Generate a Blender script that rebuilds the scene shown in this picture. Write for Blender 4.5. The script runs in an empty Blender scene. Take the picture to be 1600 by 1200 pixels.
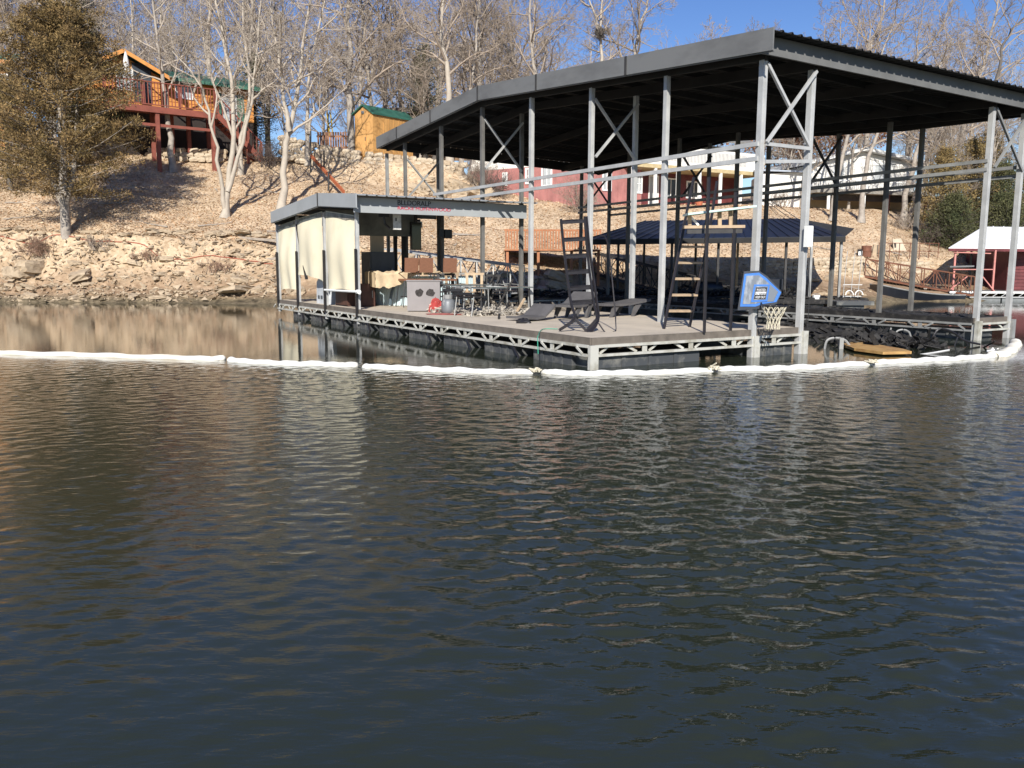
import bpy, math, random
import numpy as np
from math import sin, cos, pi, radians, atan2, hypot, sqrt
SC = bpy.context.scene
COL = SC.collection
random.seed(7); RNG = np.random.default_rng(7)
# ------------------------------------------------------------------ camera
FPX, PITCH, ROLL, HC = 1318.1, .1397, .0034, 1.62
cam = bpy.data.objects.new('camera', bpy.data.cameras.new('camera')); COL.objects.link(cam)
cam.location = (0, 0, HC); cam.rotation_euler = (pi/2-PITCH, ROLL*-1, 0)
cam.data.sensor_width = 36; cam.data.lens = 36*FPX/1600; cam.data.clip_end = 3000; cam.data.clip_start = .05
SC.camera = cam
# ------------------------------------------------------------------ world, sun, exposure
SUN_EL = radians(30); SUN_AZ = radians(-3)     # shadows fall straight away from the camera
w = bpy.data.worlds.new('World'); SC.world = w; w.use_nodes = True
nt = w.node_tree; nt.nodes.clear()
sky = nt.nodes.new('ShaderNodeTexSky'); sky.sky_type = 'NISHITA'; sky.sun_disc = False
sky.sun_elevation = SUN_EL; sky.sun_rotation = radians(180)-SUN_AZ
sky.air_density = 1.0; sky.dust_density = .05; sky.ozone_density = 2.4; sky.altitude = 200
bg = nt.nodes.new('ShaderNodeBackground'); bg.inputs[1].default_value = .088
wo = nt.nodes.new('ShaderNodeOutputWorld')
hs = nt.nodes.new('ShaderNodeHueSaturation'); hs.inputs['Saturation'].default_value = 1.25; hs.inputs['Hue'].default_value = .518; nt.links.new(sky.outputs[0], hs.inputs['Color']); nt.links.new(hs.outputs[0], bg.inputs[0]); nt.links.new(bg.outputs[0], wo.inputs[0])
sun = bpy.data.objects.new('sun', bpy.data.lights.new('sun', 'SUN')); COL.objects.link(sun)
sun.data.energy = 5.0; sun.data.angle = radians(.5); sun.data.color = (1, .955, .88)
sun.rotation_euler = (pi/2-SUN_EL, 0, SUN_AZ)
SC.view_settings.view_transform = 'Standard'; SC.view_settings.look = 'None'
SC.view_settings.exposure = .46; SC.view_settings.gamma = 1; SC.view_settings.use_curve_mapping = False
SC.render.engine = 'CYCLES'; SC.cycles.max_bounces = 6
# ------------------------------------------------------------------ helpers: survey rays to real points
def ray(px, py):
    x = (px-800)/FPX; y = (600-py)/FPX; c, s = cos(ROLL), sin(ROLL)
    x, y = x*c-y*s, x*s+y*c
    return np.array([x, cos(PITCH)+y*sin(PITCH), -sin(PITCH)+y*cos(PITCH)])
def onz(px, py, z=0.):
    d = ray(px, py); return d*((z-HC)/d[2])+[0, 0, HC]
def at(px, py, Y):
    d = ray(px, py); return d*(Y/d[1])+[0, 0, HC]
CX, CY, TH = 1.2468, 13.2134, .5514
VA = np.array([-sin(TH), cos(TH)]); VB = np.array([cos(TH), sin(TH)])
def dk(b, a, z=0.):                       # dock coordinates to world
    q = np.array([CX, CY])+VA*a+VB*b; return np.array([q[0], q[1], z])
def ba(P):
    v = np.array(P[:2])-[CX, CY]; return float(v@VB), float(v@VA)
def dpx(px, py, z=.49):                   # deck point (b, a) for a survey ray
    return ba(onz(px, py, z))
# ------------------------------------------------------------------ materials
MATS = {}
def mat(name, col, rough=.7, metal=0., var=.15, scale=4., bump=.0, bscale=None, col2=None, stretch=None, spec=.5, detail=4., thr=None, island=0., trans=0.):
    if name in MATS: return MATS[name]
    m = bpy.data.materials.new(name); m.use_nodes = True; N = m.node_tree.nodes; L = m.node_tree.links
    p = N['Principled BSDF']; p.inputs['Roughness'].default_value = rough; p.inputs['Metallic'].default_value = metal
    p.inputs['Specular IOR Level'].default_value = spec
    tc = N.new('ShaderNodeTexCoord'); mp = N.new('ShaderNodeMapping'); L.new(tc.outputs['Object'], mp.inputs[0])
    if stretch: mp.inputs['Scale'].default_value = stretch
    nz = N.new('ShaderNodeTexNoise'); nz.inputs['Scale'].default_value = scale; nz.inputs['Detail'].default_value = detail; nz.inputs['Roughness'].default_value = .62
    L.new(mp.outputs[0], nz.inputs[0])
    cr = N.new('ShaderNodeValToRGB'); L.new(nz.outputs[0], cr.inputs[0])
    a, b = (thr or (.3, .7)); cr.color_ramp.elements[0].position = a; cr.color_ramp.elements[1].position = b
    c = np.array(col); c2 = np.array(col2) if col2 else np.clip(c*(1+var), 0, 1)
    c1 = c if col2 else c*(1-var)
    cr.color_ramp.elements[0].color = (*c1, 1); cr.color_ramp.elements[1].color = (*c2, 1)
    out = cr.outputs[0]
    if island > 0:
        g = N.new('ShaderNodeNewGeometry'); mr = N.new('ShaderNodeMapRange'); L.new(g.outputs['Random Per Island'], mr.inputs[0])
        mr.inputs[3].default_value = 1-island; mr.inputs[4].default_value = 1+island
        hs = N.new('ShaderNodeHueSaturation'); L.new(mr.outputs[0], hs.inputs['Value']); L.new(out, hs.inputs['Color']); out = hs.outputs[0]
    L.new(out, p.inputs['Base Color'])
    if bump:
        n2 = N.new('ShaderNodeTexNoise'); n2.inputs['Scale'].default_value = bscale or scale*4; n2.inputs['Detail'].default_value = 3
        L.new(mp.outputs[0], n2.inputs[0]); bp = N.new('ShaderNodeBump'); bp.inputs['Strength'].default_value = min(1, bump*10); bp.inputs['Distance'].default_value = bump
        L.new(n2.outputs[0], bp.inputs['Height']); L.new(bp.outputs[0], p.inputs['Normal'])
    MATS[name] = m; return m
galv = mat('galvanised steel', (.43, .43, .42), .5, .12, .16, 3, .002, 40)
galv_dull = mat('weathered steel', (.27, .27, .26), .6, .2, .3, 2.5, .003, 30)
truss_m = mat('water stained galvanised truss', (.50, .49, .44), .6, .1, .2, 4, .002, 30, col2=(.26, .24, .18), thr=(.45, .75))
burnt_shade_st = mat('smoke and shade darkened steel', (.15, .145, .135), .7, .05, .35, 2.5, .003, 30, col2=(.07, .065, .06), thr=(.45, .8))
sooty = mat('sooty steel', (.045, .043, .042), .75, .1, .4, 3, .003, 20)
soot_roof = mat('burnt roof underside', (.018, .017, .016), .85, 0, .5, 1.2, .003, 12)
fascia_m = mat('smoke dulled grey fascia', (.165, .165, .16), .5, .05, .28, .8, .003, 6, stretch=(1, 1, 2.6), col2=(.095, .093, .09), thr=(.45, .8))
fascia_l = mat('light grey fascia', (.33, .345, .35), .5, .05, .08, 1.5)
edge_m = mat('pale eave steel', (.52, .52, .51), .5, .1, .15, 2)
deck_m = mat('weathered deck board', (.58, .50, .39), .85, 0, .18, 1.3, .004, 50, col2=(.40, .345, .275), thr=(.35, .8))
deck_edge = mat('grey brown deck rim', (.13, .11, .09), .85, 0, .3, 5, .004, 30)
char_m = mat('charred timber', (.012, .011, .011), .8, 0, .5, 6, .02, 18, col2=(.075, .068, .06), thr=(.5, .85))
black_pl = mat('black plastic float', (.06, .064, .068), .5, 0, .3, 3, .004, 8, col2=(.24, .23, .20), thr=(.5, .8))
white_m = mat('white paint', (.78, .78, .75), .5, 0, .05, 2)
canvas = mat('cream canvas', (.78, .70, .51), .85, 0, .05, 1.2, .01, 3, col2=(.64, .55, .37), thr=(.5, .85))
canvas_d = mat('smoke stained canvas hem', (.30, .27, .22), .9, 0, .4, 6)
black_m = mat('black powder coat', (.02, .019, .021), .4, .2, .3, 5)
brown_fab = mat('brown sling fabric', (.20, .09, .05), .8, 0, .12, 20)
lblue = mat('pale blue corrugated panel', (.50, .60, .62), .6, 0, .1, 3)
tan_cloth = mat('tan cloth cover', (.55, .42, .27), .9, 0, .2, 4, .02, 6)
greybox = mat('grey painted box', (.22, .20, .195), .6, 0, .08, 3)
ash_m = mat('pale ash rubble', (.42, .38, .32), .95, 0, .35, 12, .02, 20, col2=(.10, .09, .08), thr=(.45, .6))
red_cloth = mat('red and cream cloth', (.33, .04, .035), .9, 0, .3, 14, col2=(.60, .40, .33), thr=(.55, .62))
wood_pale = mat('bare tan wood', (.42, .31, .20), .8, 0, .2, 6)
bark_w = mat('pale sycamore bark', (.42, .365, .295), .85, 0, .2, 3, .01, 14, col2=(.32, .275, .22), thr=(.4, .75))
bark_g = mat('grey bark', (.36, .315, .265), .9, 0, .25, 4, .02, 20, col2=(.20, .17, .14), thr=(.4, .75))
bark_d = mat('dark bark', (.11, .095, .08), .9, 0, .3, 4, .02, 20)
twig_m = mat('grey twigs', (.31, .25, .195), .9, 0, .22, .5)
twig_l = mat('pale twigs', (.39, .33, .265), .9, 0, .2, .6)
cedar_m = mat('winter cedar foliage', (.15, .11, .035), .9, 0, .3, .7, col2=(.27, .185, .075), thr=(.35, .7), island=.45)
cedar_r = mat('rust brown cedar foliage', (.135, .095, .032), .9, 0, .3, .8, col2=(.24, .150, .060), thr=(.35, .7), island=.5)
cedar_g = mat('green cedar foliage', (.05, .062, .022), .9, 0, .3, .7, col2=(.11, .10, .04), thr=(.35, .7), island=.45)
oak_leaf = mat('dead brown oak leaves', (.26, .12, .06), .9, 0, .3, 1, island=.4)
leaf_m = mat('dry fallen leaves', (.57, .405, .262), .85, 0, .32, .5, island=.38)
rock_m = mat('limestone', (.44, .345, .235), .9, 0, .2, 1.6, .04, 7, col2=(.24, .18, .12), thr=(.4, .8))
wall_stone = mat('tan wall stone', (.42, .34, .24), .9, 0, .25, 2.5, .03, 12, col2=(.58, .48, .36), thr=(.4, .75), island=0)
cabin_m = mat('orange stained log siding', (.58, .25, .06), .65, 0, .16, .8, .0, stretch=(.5, 1, 5))
redwood = mat('red brown deck timber', (.22, .062, .04), .7, 0, .2, 3)
green_roof = mat('green metal roof', (.03, .115, .085), .45, .1, .2, 2)
green_trim = mat('green shutter', (.06, .16, .11), .6)
glass_m = mat('window glass', (.06, .07, .08), .08, 0, .3, .8)
glass_l = mat('curtained window glass', (.40, .42, .42), .25, 0, .25, 1.5)
yellow_wood = mat('golden plywood siding', (.44, .235, .075), .7, 0, .25, 1.0, stretch=(2, 2, .5))
red_siding = mat('faded red siding', (.36, .155, .14), .75, 0, .22, 1.5)
white_siding = mat('white lap siding', (.74, .72, .67), .6, 0, .06, 1)
grey_shingle = mat('grey shingle roof', (.20, .195, .185), .85, 0, .2, 5)
dark_roof = mat('dark brown roof', (.06, .05, .045), .8, 0, .3, 3)
tan_block = mat('tan block foundation', (.55, .42, .27), .85, 0, .15, 1.5)
blue_roof = mat('dark blue metal roof', (.009, .012, .021), .45, .1, .3, 2)
white_roof = mat('white metal roof', (.74, .74, .73), .4, 0, .04, 1)
pink_m = mat('pink red painted pipe', (.50, .20, .17), .6, 0, .15, 4)
darkred = mat('dark red wall', (.13, .03, .032), .6, 0, .3, 3)
rust_m = mat('rusty steel', (.17, .07, .04), .8, .1, .3, 5)
boom_m = mat('white absorbent boom', (.76, .75, .69), .9, 0, .04, 2.2, .02, 16, col2=(.58, .54, .44), thr=(.5, .8))
boom_d = mat('soiled absorbent boom', (.80, .77, .68), .9, 0, .1, 1.2, .015, 14, col2=(.56, .46, .32), thr=(.45, .8))
aqua = mat('pale aqua diving board', (.50, .66, .60), .5, 0, .06, 4)
orange_b = mat('orange yellow foam board', (.46, .28, .10), .7, 0, .25, 5, col2=(.28, .14, .05), thr=(.45, .7))
hose_g = mat('green hose', (.04, .30, .20), .5)
rope_m = mat('cream netting', (.55, .50, .38), .9)
concrete = mat('pale concrete', (.50, .42, .31), .9, 0, .15, 2, .01, 10)
blue_m = mat('blue painted border', (.05, .17, .50), .5)
marble = mat('smoky grey streaked board', (.16, .18, .21), .35, 0, .3, 3, col2=(.48, .51, .55), thr=(.5, .78), stretch=(2.2, 1, .8))
yellow_m = mat('yellow sleeve', (.65, .45, .04), .5)
# ------------------------------------------------------------------ mesh builder
class MB:
    def __init__(s): s.v = []; s.f = []; s.n = 0
    def add(s, v, f):
        s.v.append(np.asarray(v, float).reshape(-1, 3)); s.f += [tuple(i+s.n for i in q) for q in f]; s.n += len(s.v[-1]); return s
    def box(s, x0, x1, y0, y1, z0, z1):
        v = [(x, y, z) for z in (z0, z1) for y in (y0, y1) for x in (x0, x1)]
        return s.add(v, [(0, 2, 3, 1), (4, 5, 7, 6), (0, 1, 5, 4), (2, 6, 7, 3), (0, 4, 6, 2), (1, 3, 7, 5)])
    def bar(s, p, q, w, h=None, up=(0, 0, 1)):
        h = h or w; p = np.array(p, float); q = np.array(q, float); d = q-p; d /= np.linalg.norm(d)+1e-9
        up = np.array(up, float)
        if abs(d@up) > .97: up = np.array([0, 1., 0]) if abs(d[1]) < .9 else np.array([1., 0, 0])
        sd = np.cross(d, up); sd /= np.linalg.norm(sd); u = np.cross(sd, d)
        v = [e+sd*w/2*i+u*h/2*j for e in (p, q) for j in (-1, 1) for i in (-1, 1)]
        return s.add(v, [(0, 2, 3, 1), (4, 5, 7, 6), (0, 1, 5, 4), (2, 6, 7, 3), (0, 4, 6, 2), (1, 3, 7, 5)])
    def tube(s, P, r, k=6, cap=True):
        P = np.asarray(P, float); n = len(P); r = np.full(n, float(r)) if np.isscalar(r) else np.asarray(r, float)
        T = np.gradient(P, axis=0); T /= np.linalg.norm(T, axis=1)[:, None]+1e-12
        ref = np.array([0, 0, 1.]) if abs(T[0, 2]) < .9 else np.array([1., 0, 0])
        u = np.cross(T, ref); u /= np.linalg.norm(u, axis=1)[:, None]+1e-9
        w_ = np.cross(T, u); a = np.arange(k)*2*pi/k
        V = P[:, None]+r[:, None, None]*(np.cos(a)[None, :, None]*u[:, None]+np.sin(a)[None, :, None]*w_[:, None])
        f = []
        for i in range(n-1):
            for j in range(k): f.append((i*k+j, i*k+(j+1) % k, (i+1)*k+(j+1) % k, (i+1)*k+j))
        if cap: f.append(tuple(range(k))[::-1]); f.append(tuple((n-1)*k+j for j in range(k)))
        return s.add(V.reshape(-1, 3), f)
    def prism(s, pts, d):                      # planar polygon pts extruded by vector d
        n = len(pts); P = np.asarray(pts, float); v = np.vstack([P, P+np.asarray(d, float)])
        return s.add(v, [tuple(range(n))[::-1], tuple(range(n, 2*n))]+[(i, (i+1) % n, n+(i+1) % n, n+i) for i in range(n)])
    def lathe(s, c, prof, k=14):
        v = []; a = np.arange(k)*2*pi/k
        for r, z in prof: v += [(c[0]+r*cos(t), c[1]+r*sin(t), c[2]+z) for t in a]
        m = len(prof); f = [(i*k+j, i*k+(j+1) % k, (i+1)*k+(j+1) % k, (i+1)*k+j) for i in range(m-1) for j in range(k)]
        f.append(tuple(range(k))[::-1]); f.append(tuple((m-1)*k+j for j in range(k)))
        return s.add(v, f)
    def mesh(s, name, material, smooth=False):
        me = bpy.data.meshes.new(name)
        me.from_pydata(np.vstack(s.v).tolist() if s.v else [], [], s.f); me.update()
        if isinstance(material, (list, tuple)):
            for m_ in material: me.materials.append(m_)
        else: me.materials.append(material)
        if smooth: me.polygons.foreach_set('use_smooth', [True]*len(me.polygons))
        return me
    def build(s, name, material, parent=None, smooth=False, kind=None, label=None):
        return link(name, s.mesh(name, material, smooth), parent, kind, label)
def link(name, me, parent=None, kind=None, label=None, loc=None, rot=None, scale=None):
    o = bpy.data.objects.new(name, me); COL.objects.link(o)
    if parent is not None: o.parent = parent
    if kind: o['kind'] = kind
    if label: o['label'] = label
    if loc is not None: o.location = tuple(loc)
    if rot is not None: o.rotation_euler = rot
    if scale is not None: o.scale = scale
    return o
def tag(o, label=None, cat=None, group=None, kind=None):
    if label: o['label'] = label
    if cat: o['category'] = cat
    if group: o['group'] = group
    if kind: o['kind'] = kind
    return o
def thing(name, label, cat, loc=(0, 0, 0), rz=0., group=None):
    o = bpy.data.objects.new(name, None); COL.objects.link(o); o.location = tuple(loc); o.rotation_euler = (0, 0, rz); o.empty_display_size = .3
    return tag(o, label, cat, group)
def copy_tree(o, parent=None, label=None):
    c = o.copy(); COL.objects.link(c); c.parent = parent
    if label: c['label'] = label
    for ch in list(o.children): copy_tree(ch, c)
    return c
def interp_path(pts, n):
    P = np.asarray(pts, float); t = np.linspace(0, len(P)-1, n); out = []
    for x in t:
        i = min(int(x), len(P)-2); u = x-i
        p0 = P[max(i-1, 0)]; p1 = P[i]; p2 = P[i+1]; p3 = P[min(i+2, len(P)-1)]
        out.append(.5*((2*p1)+(-p0+p2)*u+(2*p0-5*p1+4*p2-p3)*u*u+(-p0+3*p1-3*p2+p3)*u**3))
    return np.array(out)
# ------------------------------------------------------------------ terrain
PROF = [  # view column (px), then (distance, height) up the bank
 (-900, [(30, -1), (35.8, 0), (37, .8), (38.3, 2.8), (49, 7.3), (56, 9.5), (80, 13), (140, 20)]),
 (0,    [(30, -1), (35.8, 0), (36.6, .55), (37.3, 1.0), (37.8, 1.9), (38.4, 2.95), (49, 7.4), (56, 9.5), (80, 14), (140, 22)]),
 (220,  [(30, -1), (35.8, 0), (36.6, .5), (37.4, 1.0), (38.0, 1.9), (38.6, 3.0), (49, 7.5), (56, 9.3), (80, 12), (140, 18)]),
 (440,  [(30, -1), (35.6, 0), (36.5, .5), (37.3, .9), (38.1, 1.7), (39.0, 2.6), (49.5, 6.8), (50.2, 7.6), (56, 8.6), (80, 10), (140, 13)]),
 (640,  [(30, -1), (35.3, 0), (36.5, .5), (38, 1.5), (39.2, 2.4), (49.5, 6.1), (50.3, 7.7), (56, 8.5), (80, 10), (140, 13)]),
 (830,  [(30, -1), (35.6, 0), (38, .8), (40, 1.8), (50, 5.35), (60, 6.4), (80, 9), (140, 13)]),
 (1000, [(30, -1), (36.5, 0), (39, .6), (41, 1.5), (50, 5.0), (60, 6.0), (80, 8.5), (140, 12.5)]),
 (1200, [(30, -1.4), (37.5, 0), (38.5, .5), (41.6, .85), (42.1, 1.2), (43, 2.1), (51, 5.0), (60, 5.8), (80, 8), (140, 12)]),
 (1350, [(30, -1.4), (38.3, 0), (39.3, .5), (43, .85), (43.6, 1.2), (44.2, 2.1), (52, 4.9), (60, 5.8), (80, 8), (140, 12)]),
 (1450, [(30, -1.4), (40, 0), (41.2, .45), (44.4, .85), (45, 1.2), (45.6, 2.0), (52, 3.4), (60, 5.2), (80, 8), (140, 12)]),
 (1600, [(30, -1.4), (45.5, 0), (46.5, .4), (47.5, 1.0), (48.5, 1.4), (53, 2.4), (65, 5), (80, 8), (140, 12)]),
 (2600, [(30, -1.4), (47, 0), (48, .4), (49, 1.0), (54, 2.6), (65, 5), (80, 8), (140, 12)])]
UU = np.array([(c-800)/FPX for c, _ in PROF])
YS = np.concatenate([[-60, 0, 20, 28], np.arange(33, 48, .28), np.arange(48, 62, .6), np.arange(62, 110, 4), [120, 140, 180, 260, 420, 700]])
TAB = np.array([np.interp(YS, [y for y, _ in pr], [z for _, z in pr]) for _, pr in PROF])
TAB[:, YS < 29] = -2.2
for k_, yy in enumerate(YS):
    if yy > 140: TAB[:, k_] += (yy-140)*.035
def nz2(x, y, seed=0, oct=4, f=1.):
    r = 0; a = 1.
    for k in range(oct):
        rg = np.random.default_rng(seed*31+k)
        for _ in range(3):
            th = rg.uniform(0, 2*pi); ph = rg.uniform(0, 6.28); q = f*rg.uniform(.7, 1.4)
            r = r+a*np.sin((x*cos(th)+y*sin(th))*q+ph)/3
        f *= 2.1; a *= .5
    return r
def tz(X, Y):
    X = np.asarray(X, float); Y = np.asarray(Y, float); sh = np.broadcast(X, Y).shape
    X = np.broadcast_to(X, sh).ravel(); Y = np.broadcast_to(Y, sh).ravel()
    u = np.clip(X/np.maximum(Y, 20), UU[0], UU[-1]); i = np.clip(np.searchsorted(UU, u)-1, 0, len(UU)-2); t = (u-UU[i])/(UU[i+1]-UU[i]); t = t*t*(3-2*t)*.5+t*.5
    j = np.clip(np.searchsorted(YS, Y)-1, 0, len(YS)-2); s_ = np.clip((Y-YS[j])/(YS[j+1]-YS[j]), 0, 1)
    z = (TAB[i, j]*(1-t)+TAB[i+1, j]*t)*(1-s_)+(TAB[i, j+1]*(1-t)+TAB[i+1, j+1]*t)*s_
    k = np.clip((Y-34)/3, 0, 1)
    z = z+k*(.14*nz2(X, Y, 3, 3, .55)+.05*nz2(X, Y, 4, 3, 2.4))
    bank = np.exp(-((Y-37.4)/1.2)**2)*(u < .0)
    z = z+bank*.13*nz2(X, Y*2.2, 6, 3, 2.2)
    return z.reshape(sh)
def tzs(x, y): return float(tz(x, y))
us = np.concatenate([np.arange(-1.45, -.66, .03), np.arange(-.66, .68, .0042), np.arange(.68, 1.5, .03)])
ys = np.concatenate([[-60, -20, 0, 15, 25, 30], np.arange(33, 40.5, .10), np.arange(40.5, 62, .3), np.arange(62, 110, 2.5), [120, 140, 180, 260, 420, 700]])
U_, Y_ = np.meshgrid(us, ys); X_ = U_*np.maximum(Y_, 40)*np.where(np.abs(U_) > .68, 1+(np.abs(U_)-.68)*4, 1)
Z_ = tz(X_, Y_)
nr, nc = U_.shape
gm = MB(); idx = np.arange(nr*nc).reshape(nr, nc)
gm.v = [np.stack([X_.ravel(), Y_.ravel(), Z_.ravel()], 1)]
gm.f = np.stack([idx[:-1, :-1].ravel(), idx[:-1, 1:].ravel(), idx[1:, 1:].ravel(), idx[1:, :-1].ravel()], 1).tolist()
def ground_material():
    m = bpy.data.materials.new('leaf strewn hillside'); m.use_nodes = True; N = m.node_tree.nodes; L = m.node_tree.links; p = N['Principled BSDF']
    p.inputs['Roughness'].default_value = .95; p.inputs['Specular IOR Level'].default_value = .2
    g = N.new('ShaderNodeNewGeometry'); sp = N.new('ShaderNodeSeparateXYZ'); L.new(g.outputs['Position'], sp.inputs[0])
    def noise(sc, det=5, rough=.6):
        n = N.new('ShaderNodeTexNoise'); n.inputs['Scale'].default_value = sc; n.inputs['Detail'].default_value = det; n.inputs['Roughness'].default_value = rough; L.new(g.outputs['Position'], n.inputs[0]); return n.outputs[0]
    def ramp(src, stops):
        r = N.new('ShaderNodeValToRGB'); e = r.color_ramp.elements
        while len(e) < len(stops): e.new(.5)
        for k, (po, c) in enumerate(stops): e[k].position = po; e[k].color = (*c, 1)
        L.new(src, r.inputs[0]); return r.outputs[0]
    def mix(fac, a, b):
        x = N.new('ShaderNodeMix'); x.data_type = 'RGBA'; L.new(fac, x.inputs[0]) if not isinstance(fac, float) else None
        if isinstance(fac, float): x.inputs[0].default_value = fac
        L.new(a, x.inputs[6]); L.new(b, x.inputs[7]); return x.outputs[2]
    vo = N.new('ShaderNodeTexVoronoi'); vo.inputs['Scale'].default_value = 7.5; L.new(g.outputs['Position'], vo.inputs[0])
    bw = N.new('ShaderNodeSeparateColor'); L.new(vo.outputs['Color'], bw.inputs[0])
    leaf = ramp(bw.outputs[0], [(0, (.36, .265, .17)), (.35, (.50, .385, .255)), (.75, (.60, .475, .33)), (1, (.70, .58, .43))])
    patch = ramp(noise(.45), [(.34, (.27, .175, .10)), (.46, (.46, .325, .20)), (.62, (.62, .46, .30))])
    leafy = mix(.5, leaf, patch)
    rock = ramp(noise(1.6, 8, .7), [(.3, (.10, .065, .04)), (.45, (.25, .165, .10)), (.6, (.40, .28, .18)), (.75, (.50, .39, .27))])
    mud = ramp(noise(3.5, 6), [(.35, (.07, .055, .035)), (.65, (.24, .19, .12))])
    def step(src, a, b):
        r = N.new('ShaderNodeMapRange'); r.inputs[1].default_value = a; r.inputs[2].default_value = b; L.new(src, r.inputs[0]); return r.outputs[0]
    ad = N.new('ShaderNodeMath'); ad.operation = 'ADD'; L.new(sp.outputs[2], ad.inputs[0])
    ml = N.new('ShaderNodeMath'); ml.operation = 'MULTIPLY'; ml.inputs[1].default_value = 2.2; L.new(noise(.9, 5), ml.inputs[0]); L.new(ml.outputs[0], ad.inputs[1])
    c = mix(step(ad.outputs[0], 1.7, 2.8), rock, leafy)
    c = mix(step(sp.outputs[2], .14, .40), mud, c)
    L.new(c, p.inputs['Base Color'])
    bp = N.new('ShaderNodeBump'); bp.inputs['Strength'].default_value = .9; bp.inputs['Distance'].default_value = .10
    L.new(noise(6, 8, .7), bp.inputs['Height']); L.new(bp.outputs[0], p.inputs['Normal'])
    return m
ground_m = ground_material()
tag(gm.build('hillside', ground_m, smooth=True), kind='structure')
# ------------------------------------------------------------------ water
def grade(segs):
    out = [segs[0][0]]
    for a, b, st in segs: out += list(np.arange(a+st, b+st*.5, st))
    return np.array(out)
gy = np.concatenate([[-500, -60, -10, 0, 1.0], grade([(1.4, 5, .028), (5, 14, .038), (14, 49, .21)]), [55, 70, 110]])
gx = grade([(0, 10, .040), (10, 36, .30)]); gx = np.concatenate([[-600, -150, -60], -gx[::-1][:-1], gx, [60, 150, 600]])
WX, WY = np.meshgrid(gx, gy); WZ = np.zeros_like(WX)
stx = np.gradient(gx)[None, :]*np.ones_like(WX); sty = np.gradient(gy)[:, None]*np.ones_like(WX); st = np.maximum(stx, sty*.8)
amp = .72+.5*nz2(WX, WY, 12, 3, .4); amp = np.clip(amp, .28, 1.3)
amp *= 1-.45*np.clip((5.2-WY)/2.6, 0, 1)*np.clip((1.4-WX)/2.2, 0, 1)
behind = np.clip((WY-(13.1-.0*WX))/1.0, 0, 1)*np.clip((12-WX)/2, 0, 1); amp *= 1-.62*behind
amp *= 1-.35*np.clip((-WX-3)/8, 0, 1)*np.clip((WY-12)/2, 0, 1)
wr = np.random.default_rng(5)
WXw = WX+.5*nz2(WX, WY, 21, 2, .5); WYw = WY+.35*nz2(WX, WY, 22, 2, .5)+.10*np.clip(WX+1.5, 0, 14)**1.45
for i in range(80):
    lam = .072*(6.5 ** (wr.uniform(0, 1)**1.35)); k = 2*pi/lam
    th = radians(99)+wr.normal(0, .78)+(.2 if lam > .4 else 0)
    slope = .031*(1 if lam < .14 else (.14/lam)**1.3)
    fade = np.clip((lam/np.maximum(st, 1e-3)-2.1)/1.2, 0, 1)
    WZ += slope/k*fade*amp*np.cos(k*(WXw*cos(th)+WYw*sin(th))+wr.uniform(0, 6.28))
WZ *= (np.abs(WX) < 40)*(WY > 1.2)*(WY < 50)
wm = MB(); wm.v = [np.stack([WX.ravel(), WY.ravel(), WZ.ravel()], 1)]
nr, nc = WX.shape; idx = np.arange(nr*nc).reshape(nr, nc)
me = bpy.data.meshes.new('lake_water'); V = wm.v[0].astype(np.float32)
Fq = np.stack([idx[:-1, :-1].ravel(), idx[:-1, 1:].ravel(), idx[1:, 1:].ravel(), idx[1:, :-1].ravel()], 1).astype(np.int32)
me.vertices.add(len(V)); me.vertices.foreach_set('co', V.ravel()); me.loops.add(Fq.size); me.loops.foreach_set('vertex_index', Fq.ravel())
me.polygons.add(len(Fq)); me.polygons.foreach_set('loop_start', np.arange(0, Fq.size, 4, dtype=np.int32)); me.polygons.foreach_set('use_smooth', np.ones(len(Fq), bool)); me.update(calc_edges=True)
m = bpy.data.materials.new('lake water'); m.use_nodes = True; N = m.node_tree.nodes; L = m.node_tree.links; p = N['Principled BSDF']
p.inputs['Base Color'].default_value = (.025, .030, .019, 1); p.inputs['Roughness'].default_value = .035; p.inputs['IOR'].default_value = 1.38
tc = N.new('ShaderNodeNewGeometry'); mp = N.new('ShaderNodeMapping'); mp.inputs['Scale'].default_value = (1, 2.4, 1); L.new(tc.outputs['Position'], mp.inputs[0])
n1 = N.new('ShaderNodeTexNoise'); n1.inputs['Scale'].default_value = 6.5; n1.inputs['Detail'].default_value = 3; L.new(mp.outputs[0], n1.inputs[0])
bp = N.new('ShaderNodeBump'); bp.inputs['Strength'].default_value = .42; bp.inputs['Distance'].default_value = .011; sx = N.new('ShaderNodeSeparateXYZ'); L.new(tc.outputs['Position'], sx.inputs[0]); mr = N.new('ShaderNodeMapRange'); mr.inputs[1].default_value = 13; mr.inputs[2].default_value = 15; mr.inputs[3].default_value = .42; mr.inputs[4].default_value = .08; L.new(sx.outputs[1], mr.inputs[0]); L.new(mr.outputs[0], bp.inputs['Strength'])
L.new(n1.outputs[0], bp.inputs['Height']); L.new(bp.outputs[0], p.inputs['Normal'])
me.materials.append(m); tag(link('lake_water', me), kind='structure')
exec_order = 'structure done'
# ================================================================== THE BURNT BOAT DOCK (one floating thing)
B1, B2, B3, B4 = 3.59, 4.84, 10.67, 11.96; GA = 2.44; DZ = .49
dock = thing('boat_dock', 'large fire damaged boat dock with smoke blackened roof and patio end', 'boat dock', (CX, CY, 0), TH)
def D(mb, name, material, parent=dock, **k): return mb.build(name, material, parent, **k)
def channel(mb, b, a, z0, z1, s=.095):     # C shaped steel post in dock coordinates
    h = s/2; t = .012
    mb.box(b-h, b+h, a-h, a-h+t, z0, z1); mb.box(b-h, b-h+t, a-h+t+.001, a+h, z0, z1); mb.box(b+h-t, b+h, a-h+t+.001, a+h-.001, z0, z1)
    mb.box(b-.012, b+.012, a-h-.008, a-h-.001, z0, z1)
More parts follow.
